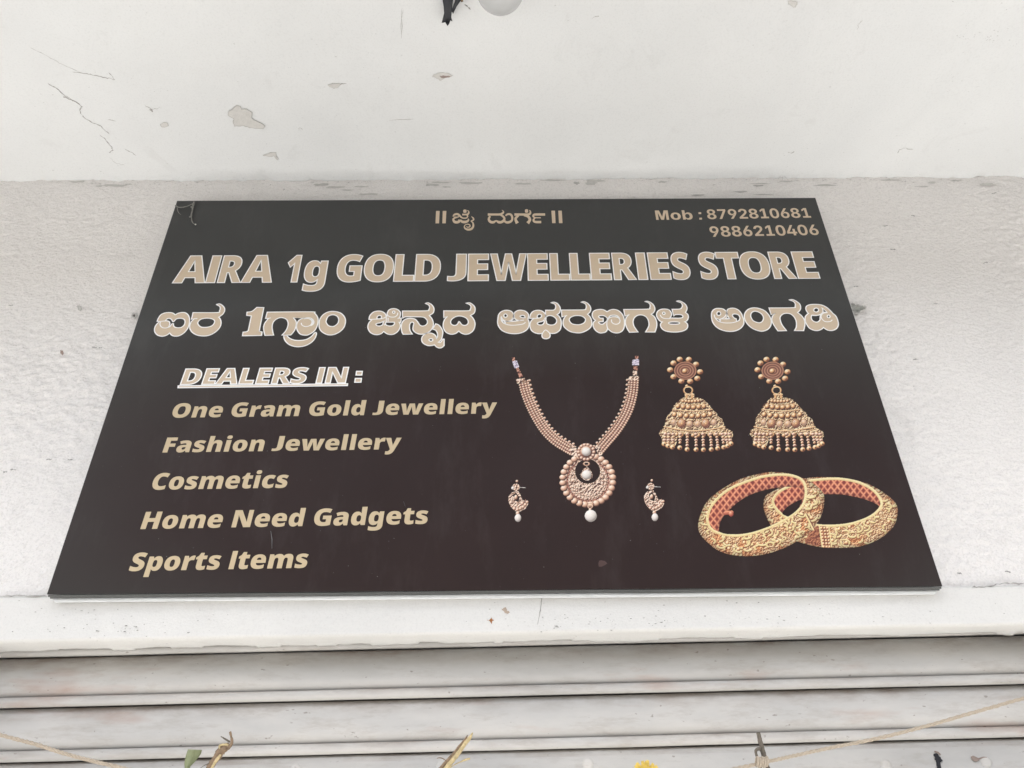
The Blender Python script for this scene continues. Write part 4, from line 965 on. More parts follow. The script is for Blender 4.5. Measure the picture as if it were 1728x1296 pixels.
ROSE = [(84, 50, 40), (140, 96, 76), (194, 148, 120), (226, 190, 162), (248, 228, 208)]
RED = [(84, 44, 38), (130, 78, 64), (172, 112, 92), (212, 158, 134)]
GOLD = [(88, 48, 22), (140, 92, 48), (192, 150, 96), (232, 205, 148), (250, 238, 196)]
PEARL = [(150, 140, 132), (198, 188, 180), (228, 220, 212), (246, 240, 234)]
PINK = [(124, 50, 44), (158, 78, 62), (200, 114, 86), (230, 158, 120)]
GEM = [(150, 140, 165), (196, 186, 206), (232, 226, 238)]
DARK = (40, 32, 31)

# necklace
p = Pic(840, 590, 4.321, 60, 30, 1080, 1290, 1.8, 2)
def band(path, wid, outer_left):
    q = spline([(x, y, 0) for x, y in path], 40); L = [0]
    for a, b in zip(q[:-1], q[1:]): L.append(L[-1] + (b - a).length)
    tot = L[-1]; nrow = int(tot / 17)
    def pos(d):
        i = int(np.searchsorted(L, d)); i = min(max(i, 1), len(q)-1); f = (d - L[i-1]) / max(1e-6, L[i]-L[i-1]); P = q[i-1].lerp(q[i], f); t = (q[i]-q[i-1]).normalized(); return P, Vector((-t.y, t.x, 0))
    # dark red base under the strands
    a, b = [], []
    for k in range(60):
        P, n_ = pos(tot*k/59); a.append((P + n_*wid*.44)[:2]); b.append((P - n_*wid*.44)[:2])
    m = p.poly(a + b[::-1]); p.emboss(m, RED, 7, .5, .30, 5)
    for r_ in range(nrow + 1):
        d = tot * r_ / nrow
        for j, off in enumerate((-.40, -.14, .12, .36)):
            P, n_ = pos(min(tot, d)); c = P + n_ * wid * off * outer_left
            p.disc(c.x, c.y, 9.6, ROSE, 8.8, .35)
        if r_ % 2 == 0:
            P, n_ = pos(d); c = P + n_ * wid * .52 * outer_left; p.disc(c.x, c.y, 12, ROSE, 10.5, .6)
band([(190, 236), (208, 310), (242, 400), (292, 500), (352, 590), (430, 665), (545, 735)], 84, -1)
band([(988, 226), (980, 320), (950, 430), (905, 520), (850, 600), (790, 670), (735, 735)], 84, 1)
for pts, pal in (([(130, 216), (200, 206), (205, 240), (140, 250)], ROSE), ([(130, 135), (152, 130), (186, 200), (156, 206)], RED), ([(102, 84), (140, 78), (158, 128), (122, 140)], GEM), ([(100, 56), (124, 54), (130, 80), (106, 86)], RED),
                 ([(958, 196), (1032, 192), (1032, 222), (945, 226)], ROSE), ([(982, 152), (1018, 156), (1016, 190), (984, 190)], ROSE), ([(986, 120), (1022, 120), (1020, 154), (990, 150)], RED), ([(980, 74), (1032, 68), (1032, 116), (978, 116)], GEM), ([(998, 46), (1026, 46), (1026, 70), (1000, 70)], RED),
                 ([(524, 700), (572, 704), (582, 778), (534, 776)], ROSE), ([(712, 704), (748, 698), (762, 770), (728, 780)], ROSE)):
    p.emboss(p.poly(pts), pal, 16, .8, .72, 9)
# pendant
cx, cy = 657, 957; d = np.hypot(p.X - cx, (p.Y - cy)*1.02); m = (d < 172)
hole = np.hypot((p.X - 655)/90, (p.Y - 888)/88) < 1
p.emboss(m & ~hole, ROSE, 13, .9, .50, 12)
p.emboss((np.abs(d - 150) < 7) & ~hole, RED, 9, .5, .35, 13)
for rr, n_, r_ in ((132, 34, 8.5), (108, 26, 8), (160, 46, 6)):
    for k in range(n_):
        th = 2*math.pi*k/n_; x, y = cx + rr*math.cos(th), cy + rr*math.sin(th)
        if math.hypot((x-655)/90, (y-888)/88) > 1.07: p.disc(x, y, r_, ROSE, hi=.7)
p.emboss((np.hypot((p.X-655)/100, (p.Y-888)/98) < 1) & ~hole & (d < 175), ROSE, 10, .6, .66, 18)
p.cut(hole)
for k in range(28):
    th = -math.pi/2 + 2*math.pi*(k+.5)/28; x, y = cx + 184*math.cos(th), cy - 4 + 180*math.sin(th)
    if abs(x - 650) < 48 and y < cy: continue
    p.disc(cx + 166*math.cos(th), cy - 4 + 162*math.sin(th), 11, RED, hi=.1); p.disc(x, y, 26, ROSE, 23, .45)
m = p.poly([(650, 850), (668, 868), (694, 905), (690, 935), (665, 955), (635, 955), (606, 935), (600, 905), (625, 868)]); p.emboss(m, ROSE, 15, .6, .6, 22)
p.disc(648, 913, 36, PEARL, 34, .6); p.ring(646, 833, 20, 13, 12, ROSE)
# flower joint
p.disc(645, 748, 70, RED, 66, 0)
for k in range(14):
    th = 2*math.pi*k/14; p.disc(645 + 56*math.cos(th), 748 + 54*math.sin(th), 12.5, ROSE, 11.5, .6)
p.disc(645, 745, 42, ROSE, 40, .2); p.disc(645, 744, 33, PEARL, 32, .8)
p.ring(673, 1142, 18, 18, 9, ROSE); p.disc(673, 1168, 11, ROSE); p.disc(678, 1213, 45, PEARL, 45, .25)
# small chandbali ear studs either side
def stud(dx, dy, dx2):
    p.disc(140+dx, 960+dy, 11, ROSE); p.emboss(np.hypot(p.X-(133+dx), p.Y-(1004+dy)) < 28, ROSE, 11, .9, .52, 30)
    for k in range(6): p.disc(133+dx+20*math.cos(k), 1004+dy+20*math.sin(k), 8, ROSE)
    p.disc(108+dx, 1010+dy, 12, PEARL); p.line([(160+dx, 1005+dy), (202+dx, 1008+dy)], 6, PEARL)
    q = [(150, 1030), (168, 1060), (180, 1095), (222, 1105), (222, 1135), (200, 1165), (165, 1182), (130, 1182), (95, 1150), (76, 1110), (78, 1070), (100, 1040)]
    m = p.poly([(x + dx + (y-1000)*.03*dx2, y+dy) for x, y in q]); p.emboss(m, ROSE, 12, .8, .58, 33)
    for x, y in ((214, 1112), (200, 1132), (184, 1148), (164, 1160), (142, 1168), (120, 1160)): p.disc(x+dx+dx2*4, y+dy, 12, ROSE); p.disc(x-12+dx+dx2*4, y-13+dy, 6, RED, hi=0)
    h = p.poly([(112+dx+dx2*3, 1062+dy), (132+dx+dx2*3, 1046+dy), (158+dx+dx2*3, 1080+dy), (150+dx+dx2*3, 1110+dy), (126+dx+dx2*3, 1100+dy)]); p.cut(h)
    p.disc(132+dx+dx2*3, 1078+dy, 14, ROSE, 20)
    p.disc(145+dx+dx2*6, 1194+dy, 15, ROSE); p.disc(147+dx+dx2*7, 1228+dy, 25, PEARL, 30, .5)
stud(0, 0, 0); 
n1 = p.build('necklace_print', 'printed picture of a rose gold necklace with round pendant and a small ear stud at its left')
p = Pic(840, 590, 4.321, 1030, 900, 1300, 1290, 1.8, 4); stud(983, -5, 2.2)
p.build('ear_stud_print', 'printed small rose gold ear stud right of the necklace pendant')

# jhumka earrings
def jhumka(dx, lean, seed, label):
    p = Pic(1100, 590, 5.4, 30 + dx, 30, 800 + dx + 60, 980, 1.9, seed)
    f = lambda x, y: (x + dx + (y - 195) * lean, y)
    D = lambda x, y, r, pal=GR, ry=None, hi=.55: p.disc(*f(x, y), r, pal, ry, hi)
    X0 = p.X.copy(); p_un = p.X - dx - (p.Y - 195)*lean
    for x, y in ((255, 92), (338, 93), (403, 137), (440, 205), (415, 265), (350, 292), (270, 290), (198, 250), (168, 187), (198, 126)):
        D(x, y, 31, GR, 27); D(x + 4, y + 3, 11, RED, 9, .1); D(x + 1, y, 6, GR)
    cx, cy = f(304, 193); dd = np.hypot((p.X - cx)/104, (p.Y - cy)/84)
    rings = .5 + .38*np.cos(dd*2*math.pi*4.3); m = dd < 1; p.put(m, ramp3(np.clip(rings*.85 - .05, 0, 1), ROSE2)); D(300, 198, 24, GR, 22)
    D(318, 335, 17); p.ring(*f(330, 372), 40, 34, 17, GR)
    body = [(300, 402), (385, 402), (388, 435), (430, 440), (470, 452), (500, 480), (532, 512), (552, 548), (592, 575), (602, 605), (640, 630), (655, 665), (662, 708), (700, 725), (735, 748), (742, 790), (722, 822), (738, 850), (700, 860), (640, 800), (560, 775), (470, 770), (370, 768), (280, 775), (240, 810), (215, 880), (170, 900), (110, 880), (92, 850), (85, 800), (62, 772), (75, 735), (110, 715), (122, 660), (128, 625), (150, 590), (182, 560), (200, 505), (245, 465), (272, 442), (300, 435)]
    m = p.poly([f(x, y) for x, y in body])
    wv_ = (p_un - 360) / 330; roundsh = .52 - .10*np.abs(wv_)
    p.emboss(m, GR, 15, .9, .34, seed)
    for n_, y0, sag, xa, xb, r_, pal in ((6, 468, 6, 270, 440, 18, GR), (6, 515, 12, 215, 500, 27, GR), (7, 590, 18, 180, 560, 27, GR), (6, 660, 20, 160, 600, 44, GR), (12, 765, 18, 100, 700, 21, GR)):
        for k in range(n_):
            t = (k + .5) / n_; x = xa + (xb - xa)*t; y = y0 + sag*math.sin(math.pi*t); r_0 = r_
            if r_ > 40 and k not in (1, 4): r_ = 33
            D(x, y, r_ * (1 - .35*abs(t-.5)*1.2), GR[:4], r_*1.0, .0); D(x - 1, y - 1, r_ * .86 * (1 - .35*abs(t-.5)*1.2), pal, r_*.82)
            if r_ > 30:
                for q_ in (.8, .55, .3): p.ring(*f(x, y), r_*q_*(1 - .4*abs(t-.5)), r_*q_, 5, RED if r_ > 40 else ROSE)
            r_ = r_0
    for y0, sag, xa, xb, w_ in ((545, 16, 186, 552, 11), (703, 38, 108, 664, 13), (725, 38, 108, 664, 7), (500, 8, 225, 510, 6)):
        p.line([f(xa + (xb-xa)*t, y0 + sag*math.sin(math.pi*t)) for t in np.linspace(0, 1, 14)], w_, GR)
    p.line([f(318, 405), f(316, 440)], 18, GR); p.line([f(368, 405), f(366, 440)], 20, GR); p.line([f(300, 412), f(386, 412)], 9, GR)
    # fringe of beads
    bx = [112, 148, 188, 255, 322, 404, 470, 542, 600, 655, 690, 722]; by = [862, 880, 892, 896, 912, 913, 915, 912, 902, 892, 880, 860]
    for i, (x, y) in enumerate(zip(bx, by)):
        xt = x*.96 + 14
        for k, yy in enumerate((772, 800, 826, 850, 874)):
            if yy < y - 22: D(xt + (x-xt)*k/4, yy, 15 if k % 2 else 19, GR if k % 2 else ROSE, 14); D(xt + (x-xt)*k/4 + 2, yy + 1, 6, RED, 6, 0)
        D(x, y, 25, GR, 24); D(x + 4, y + 3, 8, [(60, 36, 22), (80, 50, 30)], 8, 0)
    p.build('earring_print', label)
GR = [(82, 42, 26), (142, 86, 54), (200, 146, 96), (234, 192, 140), (250, 232, 192)]
ROSE2 = [(108, 66, 54), (142, 94, 76), (184, 134, 108), (222, 180, 146)]
jhumka(0, 0.0, 51, 'printed domed gold earring nearer the necklace')
jhumka(796, .052, 51, 'printed domed gold earring at the right')

# pair of bangles
p = Pic(1160, 780, 4.547, 60, 50, 1640, 750, 1.9, 8)
GB = [(108, 58, 36), (164, 106, 68), (212, 158, 108), (240, 202, 150), (253, 236, 196)]
RIM = [(190, 150, 95), (226, 204, 146), (243, 232, 184)]
sm = lambda pts: [tuple(v)[:2] for v in spline([(x, y, 0) for x, y in pts], 6, True)]
def leafy(m, n_, seed, ref):
    r_ = np.random.default_rng(seed); ys_, xs_ = np.nonzero(m)
    for k in range(n_):
        i = r_.integers(len(ys_)); x, y = p.gx[xs_[i]], p.gy[ys_[i]]
        a = r_.uniform(0, math.pi); L_ = r_.uniform(12, 30)
        keep = p.A.copy(); C0 = p.C.copy()
        sg = r_.choice([-1, 1]); arc = [(x + L_*1.5*math.cos(a + sg*q_*.42), y + L_*1.0*math.sin(a + sg*q_*.42)) for q_ in range(6)]
        p.line([(u_ + 4, v_ + 5) for u_, v_ in arc], 16, [(112, 60, 36), (134, 78, 48)]); p.line(arc, 14, RIM)
        if k % 3 == 0: p.disc(x, y, 14, GB)
        p.A = keep; p.C[~m] = C0[~m]
def shade_edge(m, poly_pts, k=22, amt=.25):
    """rounded body: tone falls off towards the printed outline"""
    P = np.array(poly_pts); ys_, xs_ = np.nonzero(m); d = np.full(len(ys_), 1e9)
    for i in range(len(P)):
        a, b = P[i-1], P[i]; ab = b - a; L2 = (ab**2).sum() or 1
        qx, qy = p.gx[xs_] - a[0], p.gy[ys_] - a[1]; t = np.clip((qx*ab[0] + qy*ab[1])/L2, 0, 1)
        d = np.minimum(d, np.hypot(qx - t*ab[0], qy - t*ab[1]))
    p.C[ys_, xs_] *= (1 - amt*np.exp(-(d/k)**1.3))[:, None]
def bangle(outer, rim, hole, lat, seed, nl, lat_slope):
    mo = p.poly(sm(outer)); mr = p.poly(sm(rim)); mh = p.poly(sm(hole))
    p.emboss(mo & ~mr, GB, 10, .5, .42, seed); tint = np.clip(vnoise(p.X/60, p.Y/60, seed+4)*.6 + .2, 0, .6)[..., None]; mm_ = mo & ~mr; p.C[mm_] = (p.C*(1-tint) + p.C*np.array([1.0, .74, .58])*tint)[mm_]; leafy(mo & ~mr, nl, seed, None); 
    p.emboss(mo & ~mr & (vnoise(p.X/9, p.Y/9, seed+7) > .8), GB, 12, .4, .38, seed+9)
    shade_edge(mo & ~mr, outer)
    p.lattice(mr & ~mh, PINK, 50, .8, seed)
    shade_edge(mr & ~mh, hole, 20, .25)
    rp_ = [tuple(v)[:2] for v in spline([(x, y, 0) for x, y in rim], 6, True)]; p.line(rp_ + [rp_[0]], 20, RIM, .35)
    return mo, mr, mh
o2 = [(840, 610), (700, 560), (640, 490), (600, 410), (582, 340), (596, 262), (660, 220), (760, 170), (850, 135), (950, 117), (1100, 113), (1250, 128), (1400, 172), (1530, 250), (1603, 322), (1612, 400), (1590, 480), (1530, 550), (1430, 612), (1300, 652), (1150, 660), (1000, 650)]
r2 = [(985, 484), (860, 465), (760, 425), (690, 370), (655, 300), (700, 230), (800, 180), (900, 150), (1000, 135), (1150, 128), (1300, 152), (1420, 212), (1482, 290), (1480, 350), (1400, 420), (1250, 474), (1100, 490)]
h2 = [(985, 470), (850, 440), (760, 412), (730, 390), (780, 335), (880, 285), (1000, 252), (1100, 248), (1200, 252), (1350, 284), (1450, 325), (1462, 352), (1385, 415), (1250, 462), (1100, 478)]
mo, mr, mh = bangle(o2, r2, h2, None, 61, 75, 1); p.cut(mh)
p.emboss(p.poly([(930, 540), (990, 490), (1060, 492), (1100, 650), (1000, 645), (900, 620)]), [(100, 44, 34), (150, 84, 60), (196, 134, 96)], 12, .6, .4, 66)
for yy in range(505, 650, 24): 
    for xx in (1028, 1052, 1074): p.disc(xx + (yy-505)*.12, yy, 10, GB)
p.line([(1012, 492), (1034, 648)], 10, RIM); p.line([(1084, 492), (1106, 650)], 8, RIM)
o1 = [(80, 480), (100, 400), (150, 300), (250, 215), (400, 130), (560, 85), (660, 74), (800, 90), (920, 138), (1010, 198), (1050, 260), (1046, 340), (1020, 430), (985, 480), (955, 525), (870, 590), (760, 652), (620, 702), (480, 722), (350, 715), (240, 682), (150, 615), (92, 545)]
r1 = [(152, 440), (172, 360), (230, 280), (330, 202), (480, 140), (620, 104), (760, 98), (860, 125), (902, 180), (905, 270), (870, 350), (780, 422), (650, 492), (500, 545), (370, 565), (250, 548), (178, 510)]
h1 = [(243, 520), (258, 450), (300, 390), (400, 300), (500, 245), (600, 214), (700, 196), (800, 190), (868, 205), (884, 262), (850, 352), (775, 415), (645, 484), (485, 538), (350, 552), (275, 545)]
keepA, keepC = p.A.copy(), p.C.copy()
mo, mr, mh = bangle(o1, r1, h1, None, 71, 105, 1)
p.A[mh] = keepA[mh]; p.C[mh] = keepC[mh]
p.line([(290, 392), (340, 385)], 30, PINK); p.disc(335, 398, 20, PINK, 22)
p.line([(905, 400), (965, 520)], 12, RIM); p.line([(915, 396), (975, 512)], 7, [(110, 50, 34), (130, 64, 44)])
p.build('bangle_print', 'printed picture of two crossed carved gold bangles')

# small scuffs and smears on the print
for pts, r_ in (([(457, 896), (459, 910), (459, 926)], .0007), ([(681, 846), (684, 856)], .0004), ([(1650, 0), (1650, 0.1)], .0001)):
    if pts[0][0] > 1600: continue
    q = [Vector((*S(*a)[:1], -.0003, S(*a)[1])) for a in pts]; V, Fc = [], []; tube(V, Fc, q, [r_*.4] + [r_]*(len(q)-2) + [r_*.3], 5, .2); mesh_py('scratch', V, Fc, simple('scratch_grey', (.16, .16, .16), .6), sign)
V, Fc = [], []
c = [S(1016 + 9*math.cos(t)*random.uniform(.6, 1.1), 951 + 6*math.sin(t)*random.uniform(.6, 1.2)) for t in np.linspace(0, 2*math.pi, 12)[:-1]]
flat_fill(V, Fc, [c], -.0002); mesh_py('smear_mark', V, Fc, simple('brown_smear', (.060, .030, .026), .7), sign)
V, Fc = [], []
for k in range(60):
    x, z = S(random.uniform(250, 1480), random.uniform(350, 985)); r_ = random.uniform(.0003, .0008)
    b = len(V); V += [(x-r_, -.0003, z), (x, -.0003, z-r_), (x+r_, -.0003, z), (x, -.0003, z+r_)]; Fc.append((b, b+1, b+2, b+3))
o = mesh_py('dust_fleck', V, Fc, simple('dust_grey', (.22, .22, .21), .9), sign); o['kind'] = 'stuff'

# ------------------------------------------------------------------ dry creeper bit caught on the sign's top left corner
def path(pts, Y, n=5): return spline([at(x, y, Y) for x, y in pts], n)
tw = empty('dry_twig', at(326, 340, -.004)); tag(tw, 'dry grey creeper twig hooked over the top left corner of the sign', 'twig')
def strand(name, pts, r, mat, parent, Y=-.004, wob=.15, n=5):
    q = path(pts, Y, n); R = [r * (1 if i < len(q)*.7 else 1 - .5*(i/len(q)-.7)/.3) for i in range(len(q))] if not hasattr(r, '__len__') else np.interp(np.linspace(0, 1, len(q)), np.linspace(0, 1, len(r)), r).tolist()
    V, Fc = [], []; tube(V, Fc, q, R, 7, wob); return mesh_py(name, V, Fc, M[mat], parent, True)
cc = lambda x, y: (280 + x/17.28, 330 + y/17.28)
strand('stem', [cc(820, 180), cc(795, 290), cc(770, 420), cc(745, 560), cc(745, 640), cc(760, 740), cc(800, 810), cc(865, 845)], [.0016, .0022, .0013, .0017, .0010, .0012, .0008, .0006], 'cob', tw, -.0045, .3)
strand('side_stem', [cc(280, 290), cc(340, 330), cc(430, 345), cc(540, 330), cc(650, 300), cc(790, 230)], [.0020, .0012, .0012, .0011, .0007, .0006], 'cob', tw, -.0040, .3)
strand('side_stem', [cc(330, 360), cc(345, 440), cc(380, 510), cc(440, 560)], [.0009, .0009, .0007, .0003], 'cob', tw, -.0035, .3)
for x, y, r_ in ((745, 335, .0022), (700, 620, .0022), (735, 600, .0020), (862, 845, .0015)):
    c = at(*cc(x, y), -.0045); V, Fc = [], []; tube(V, Fc, [c + Vector((0, 0, r_)), c + Vector((r_*.5, -.0008, r_*.3)), c + Vector((-r_*.3, 0, -r_*.5)), c + Vector((0, 0, -r_))], [r_*.3, r_, r_*.8, r_*.3], 7, .3); mesh_py('bud', V, Fc, M['ivory' if y > 800 else 'cob'], tw, True)

# ------------------------------------------------------------------ garland string, stalks, leaf and flower in front of the shutter
def twine(name, pts, Y, r, label):
    t = empty(name, at(*pts[0], Y)); tag(t, label, 'twine', 'lengths of jute twine tied across the shutter')
    q = spline([at(x, y, Y) for x, y in pts], 26); V, Fc = [], []
    for ph in (0, 2.09, 4.19):
        P, R = [], []
        for i, c in enumerate(q):
            a = ph + i * .55; P.append(c + Vector((0, math.cos(a), math.sin(a))) * r * .52); R.append(r * .58 * random.uniform(.85, 1.15))
        V, Fc = [], []; tube(V, Fc, P, R, 7, .15); mesh_py('strand', V, Fc, M['jute'], t, True)
    V, Fc = [], []
    for k in range(90):
        c = random.choice(q) + Vector((random.uniform(-1, 1)*.002, random.uniform(-1, 1)*r, random.uniform(-1, 1)*r)); e_ = Vector((random.uniform(-1, 1), random.uniform(-.6, .6), random.uniform(-1, 1)))*.006
        tube(V, Fc, [c, c + e_*.5 + Vector((0, 0, .001)), c + e_], [.00018, .00015, .00008], 3, 0, False)
    o = mesh_py('loose_fibre', V, Fc, M['jute'], t); o['kind'] = 'stuff'
    return t
twine('jute_twine', [(-90, 1214), (0, 1240), (60, 1256), (110, 1272), (160, 1285), (215, 1298), (290, 1318)], .045, .0027, 'beige jute twine sagging in from the lower left corner over the shutter')
tw2 = twine('jute_twine', [(1830, 1150), (1728, 1178), (1640, 1203), (1560, 1226), (1480, 1246), (1400, 1262), (1345, 1274), (1300, 1284), (1240, 1297), (1150, 1312)], .045, .0026, 'beige jute twine rising to the right over the shutter, knotted round a dark stick')
c1 = lambda x, y: (1220 + x/8.64, 1200 + y/8.64)
V, Fc = [], []
for k in range(5):
    ck = at(*c1(500 + k*34, 735 + (k % 2)*14), .040); ring_ = [ck + Vector((.0028*math.sin(a)*.5, math.cos(a)*.0065, math.sin(a)*.0062)) for a in np.linspace(0, 2*math.pi, 15)]
    tube(V, Fc, ring_, .0019, 6, .15)
mesh_py('knot', V, Fc, M['jute'], tw2, True)
st_ = empty('dark_stick', at(1284, 1240, .047)); tag(st_, 'short forked dark stick tied upright by the jute twine knot', 'stick')
strand('main_stem', [c1(518, 312), c1(535, 400), c1(560, 500), c1(590, 620), c1(620, 720), c1(655, 830), c1(690, 960)], [.0030, .0036, .0038, .0042, .0040, .0034, .0034], 'grey_twig', st_, .049, .12, 4)
strand('fork', [c1(560, 548), c1(500, 555), c1(478, 590), c1(495, 660), c1(525, 760), c1(545, 830), c1(570, 940)], [.003, .0026, .0022, .0022, .002, .002, .002], 'grey_twig', st_, .047, .12, 4)
c2 = lambda x, y: (700 + x/10.8, 1220 + y/10.8)
sk = empty('dry_stalk', at(760, 1290, .04)); tag(sk, 'split straw coloured dry stalk poking up in the middle below the shutter slats', 'stalk')
strand('stalk_half', [c2(1055, 175), c2(1000, 270), c2(920, 370), c2(830, 500), c2(720, 640), c2(600, 790), c2(480, 940)], [.0008, .0030, .0032, .0034, .0038, .0040, .0042], 'straw', sk, .040, .08, 4)
strand('stalk_half', [c2(960, 220), c2(915, 310), c2(810, 430), c2(720, 560), c2(600, 690), c2(480, 830), c2(380, 940)], [.0006, .0018, .0026, .0030, .0034, .0036, .0036], 'dryleaf', sk, .044, .12, 4)
strand('fine_shoot', [c2(1010, 645), c2(920, 670), c2(820, 715), c2(700, 775), c2(600, 850)], [.0012, .0016, .0008, .0008, .0006], 'straw', sk, .042, .15, 4)
strand('fine_shoot', [c2(400, 650), c2(440, 635), c2(500, 645), c2(560, 680)], [.0004, .0006, .0007, .0006], 'dryleaf', sk, .042, .15, 4)
tg = empty('dry_branch', at(375, 1290, .04)); tag(tg, 'curled brown dry branch tip with a hooked end beside the green leaf', 'branch')
strand('stem', [c2(1165-0, 0)[0:0] or (280 + 1170/10.8, 1220 + 160/10.8), (280 + 1190/10.8, 1220 + 250/10.8), (280 + 1205/10.8, 1220 + 330/10.8), (280 + 1185/10.8, 1220 + 400/10.8), (280 + 1120/10.8, 1220 + 460/10.8)], [.0020, .0016, .0022, .0026, .0036], 'dryleaf', tg, .040, .2)
strand('stem', [(280 + a/10.8, 1220 + b/10.8) for a, b in ((1150, 380), (1090, 440), (1000, 520), (930, 620), (860, 720), (790, 830), (720, 940))], [.0030, .0062, .0072, .0062, .0055, .0055, .005], 'dryleaf', tg, .043, .15)
strand('split_pith', [(280 + a/10.8, 1220 + b/10.8) for a, b in ((1000, 575), (950, 640), (900, 710), (850, 800), (800, 900))], [.0014, .0026, .0024, .0020, .002], 'straw', tg, .0365, .1)
strand('side_shoot', [(280 + a/10.8, 1220 + b/10.8) for a, b in ((1000, 245), (1080, 295), (1165, 345))], [.0006, .0013, .0014], 'grey_twig', tg, .040, .1)
strand('side_shoot', [(280 + a/10.8, 1220 + b/10.8) for a, b in ((990, 490), (975, 430), (1010, 400), (1080, 395), (1140, 405))], [.001, .0018, .0018, .0018, .0014], 'straw', tg, .038, .2)
strand('side_shoot', [(280 + a/10.8, 1220 + b/10.8) for a, b in ((780, 740), (700, 775), (620, 830))], [.0008, .0006, .0004], 'grey_twig', tg, .040, .1)
# leaf: a folded blade with midrib
lf = empty('green_leaf', at(325, 1290, .042)); tag(lf, 'single matt green leaf hanging at the lower left', 'leaf')
A = [(280 + a/10.8, 1220 + b/10.8) for a, b in ((405, 480), (378, 560), (355, 640), (340, 730), (345, 820), (360, 930))]
B = [(280 + a/10.8, 1220 + b/10.8) for a, b in ((655, 490), (640, 560), (580, 640), (530, 710), (440, 790), (385, 930))]
V, Fc = [], []; rowsn = 12
for i in range(rowsn):
    t = i/(rowsn-1); k = t*(len(A)-1); j = min(int(k), len(A)-2); f = k-j
    a = [A[j][c]*(1-f)+A[j+1][c]*f for c in (0, 1)]; b = [B[j][c]*(1-f)+B[j+1][c]*f for c in (0, 1)]
    for m_ in range(7):
        u = m_/6; V.append(at(a[0]*(1-u)+b[0]*u, a[1]*(1-u)+b[1]*u, .042 + .005*abs(u-.5)*2 + .002*math.sin(t*4)))
for i in range(rowsn-1):
    for m_ in range(6): Fc.append((i*7+m_, i*7+m_+1, (i+1)*7+m_+1, (i+1)*7+m_))
bl = mesh_py('blade', V, Fc, M['leaf'], lf, True); md = bl.modifiers.new('thick', 'SOLIDIFY'); md.thickness = .0005
V, Fc = [], []; tube(V, Fc, [V_ for V_ in [at((A[i][0]+B[i][0])/2, (A[i][1]+B[i][1])/2, .0405) for i in range(len(A))]], .0005, 5); mesh_py('midrib', V, Fc, M['leaf'], lf, True)
# marigold head, only its top in the picture
mg = empty('marigold_flower', at(1090, 1312, .04)); tag(mg, 'ruffled yellow marigold head peeping over the bottom edge of the photo', 'flower')
c0 = at(1091, 1316, .045); V, Fc = [], []
for ring_, (rr, n_, L_) in enumerate(((.005, 9, .010), (.010, 14, .012), (.015, 20, .013), (.019, 26, .012))):
    for k in range(n_):
        th = 2*math.pi*(k + random.random()*.5)/n_; ca, sa = math.cos(th), math.sin(th)
        base = c0 + Vector((ca*rr*.5, 0, sa*rr*.5)); tip = c0 + Vector((ca*(rr+.008), -.012 + ring_*.004, sa*(rr+.008)))*1.0
        tip += Vector((random.uniform(-1, 1), random.uniform(-1, 1), random.uniform(-1, 1)))*.0015; sd_ = Vector((-sa, 0, ca))*.0034
        V, Fc = [], []
        V += [base, base.lerp(tip, .55) + sd_ + Vector((0, .001, 0)), tip + sd_*.55, tip - Vector((ca, 0, sa))*.0009, tip - sd_*.55, base.lerp(tip, .55) - sd_ + Vector((0, .001, 0)), base.lerp(tip, .6) + Vector((0, -.0015, 0))]
        Fc += [(0, 1, 6), (1, 2, 6), (2, 3, 6), (3, 4, 6), (4, 5, 6), (5, 0, 6)]
        mesh_py('petal', V, Fc, M['petal'], mg, True)
V, Fc = [], []; tube(V, Fc, [c0 + Vector((0, .010, -.002)), c0 + Vector((0, .004, 0))], [.007, .010], 10, .05); mesh_py('calyx', V, Fc, M['leaf'], mg, True)
# ragged black tape on the bottom rail
tp = empty('black_tape_strip', at(1583, 1290, SY)); tag(tp, 'ragged scrap of black tape stuck on the shutter rail at the lower right', 'tape')
c7 = lambda x, y: (1540 + x/9.19, 1240 + y/9.19)
q = [c7(*t) for t in ((345, 290), (325, 310), (345, 335), (355, 360), (340, 372), (365, 395), (375, 430), (378, 470), (388, 520), (392, 640), (455, 640), (448, 520), (435, 470), (430, 430), (470, 395), (445, 375), (435, 345), (410, 330), (395, 295), (370, 285))]
P = [rp(x, y, .0006) for x, y in q]; n_ = len(P); V = P + [p_ + Vector((0, .0014, 0)) for p_ in P]
tri = tessellate_polygon([P]); Fc = [t for t in tri] + [(i, (i+1) % n_, n_ + (i+1) % n_, n_ + i) for i in range(n_)]
mesh_py('strip', V, Fc, M['black'], tp)
for pts in ([(330, 255), (345, 245), (400, 262), (440, 300), (430, 320), (395, 290), (350, 275)], [(900, 340), (935, 320), (1000, 350), (1040, 370), (1030, 400), (980, 420), (930, 395)], [(1020, 360), (1090, 340), (1110, 338), (1150, 345), (1150, 360), (1100, 358), (1060, 375), (1030, 378)]):
    Pq = [rp(*c7(*t), .0004) for t in pts]; V = Pq; o = mesh_py('grime_patch', V, [t for t in tessellate_polygon([Pq])], simple('grime_dark', (.24, .19, .165), .9), tp)

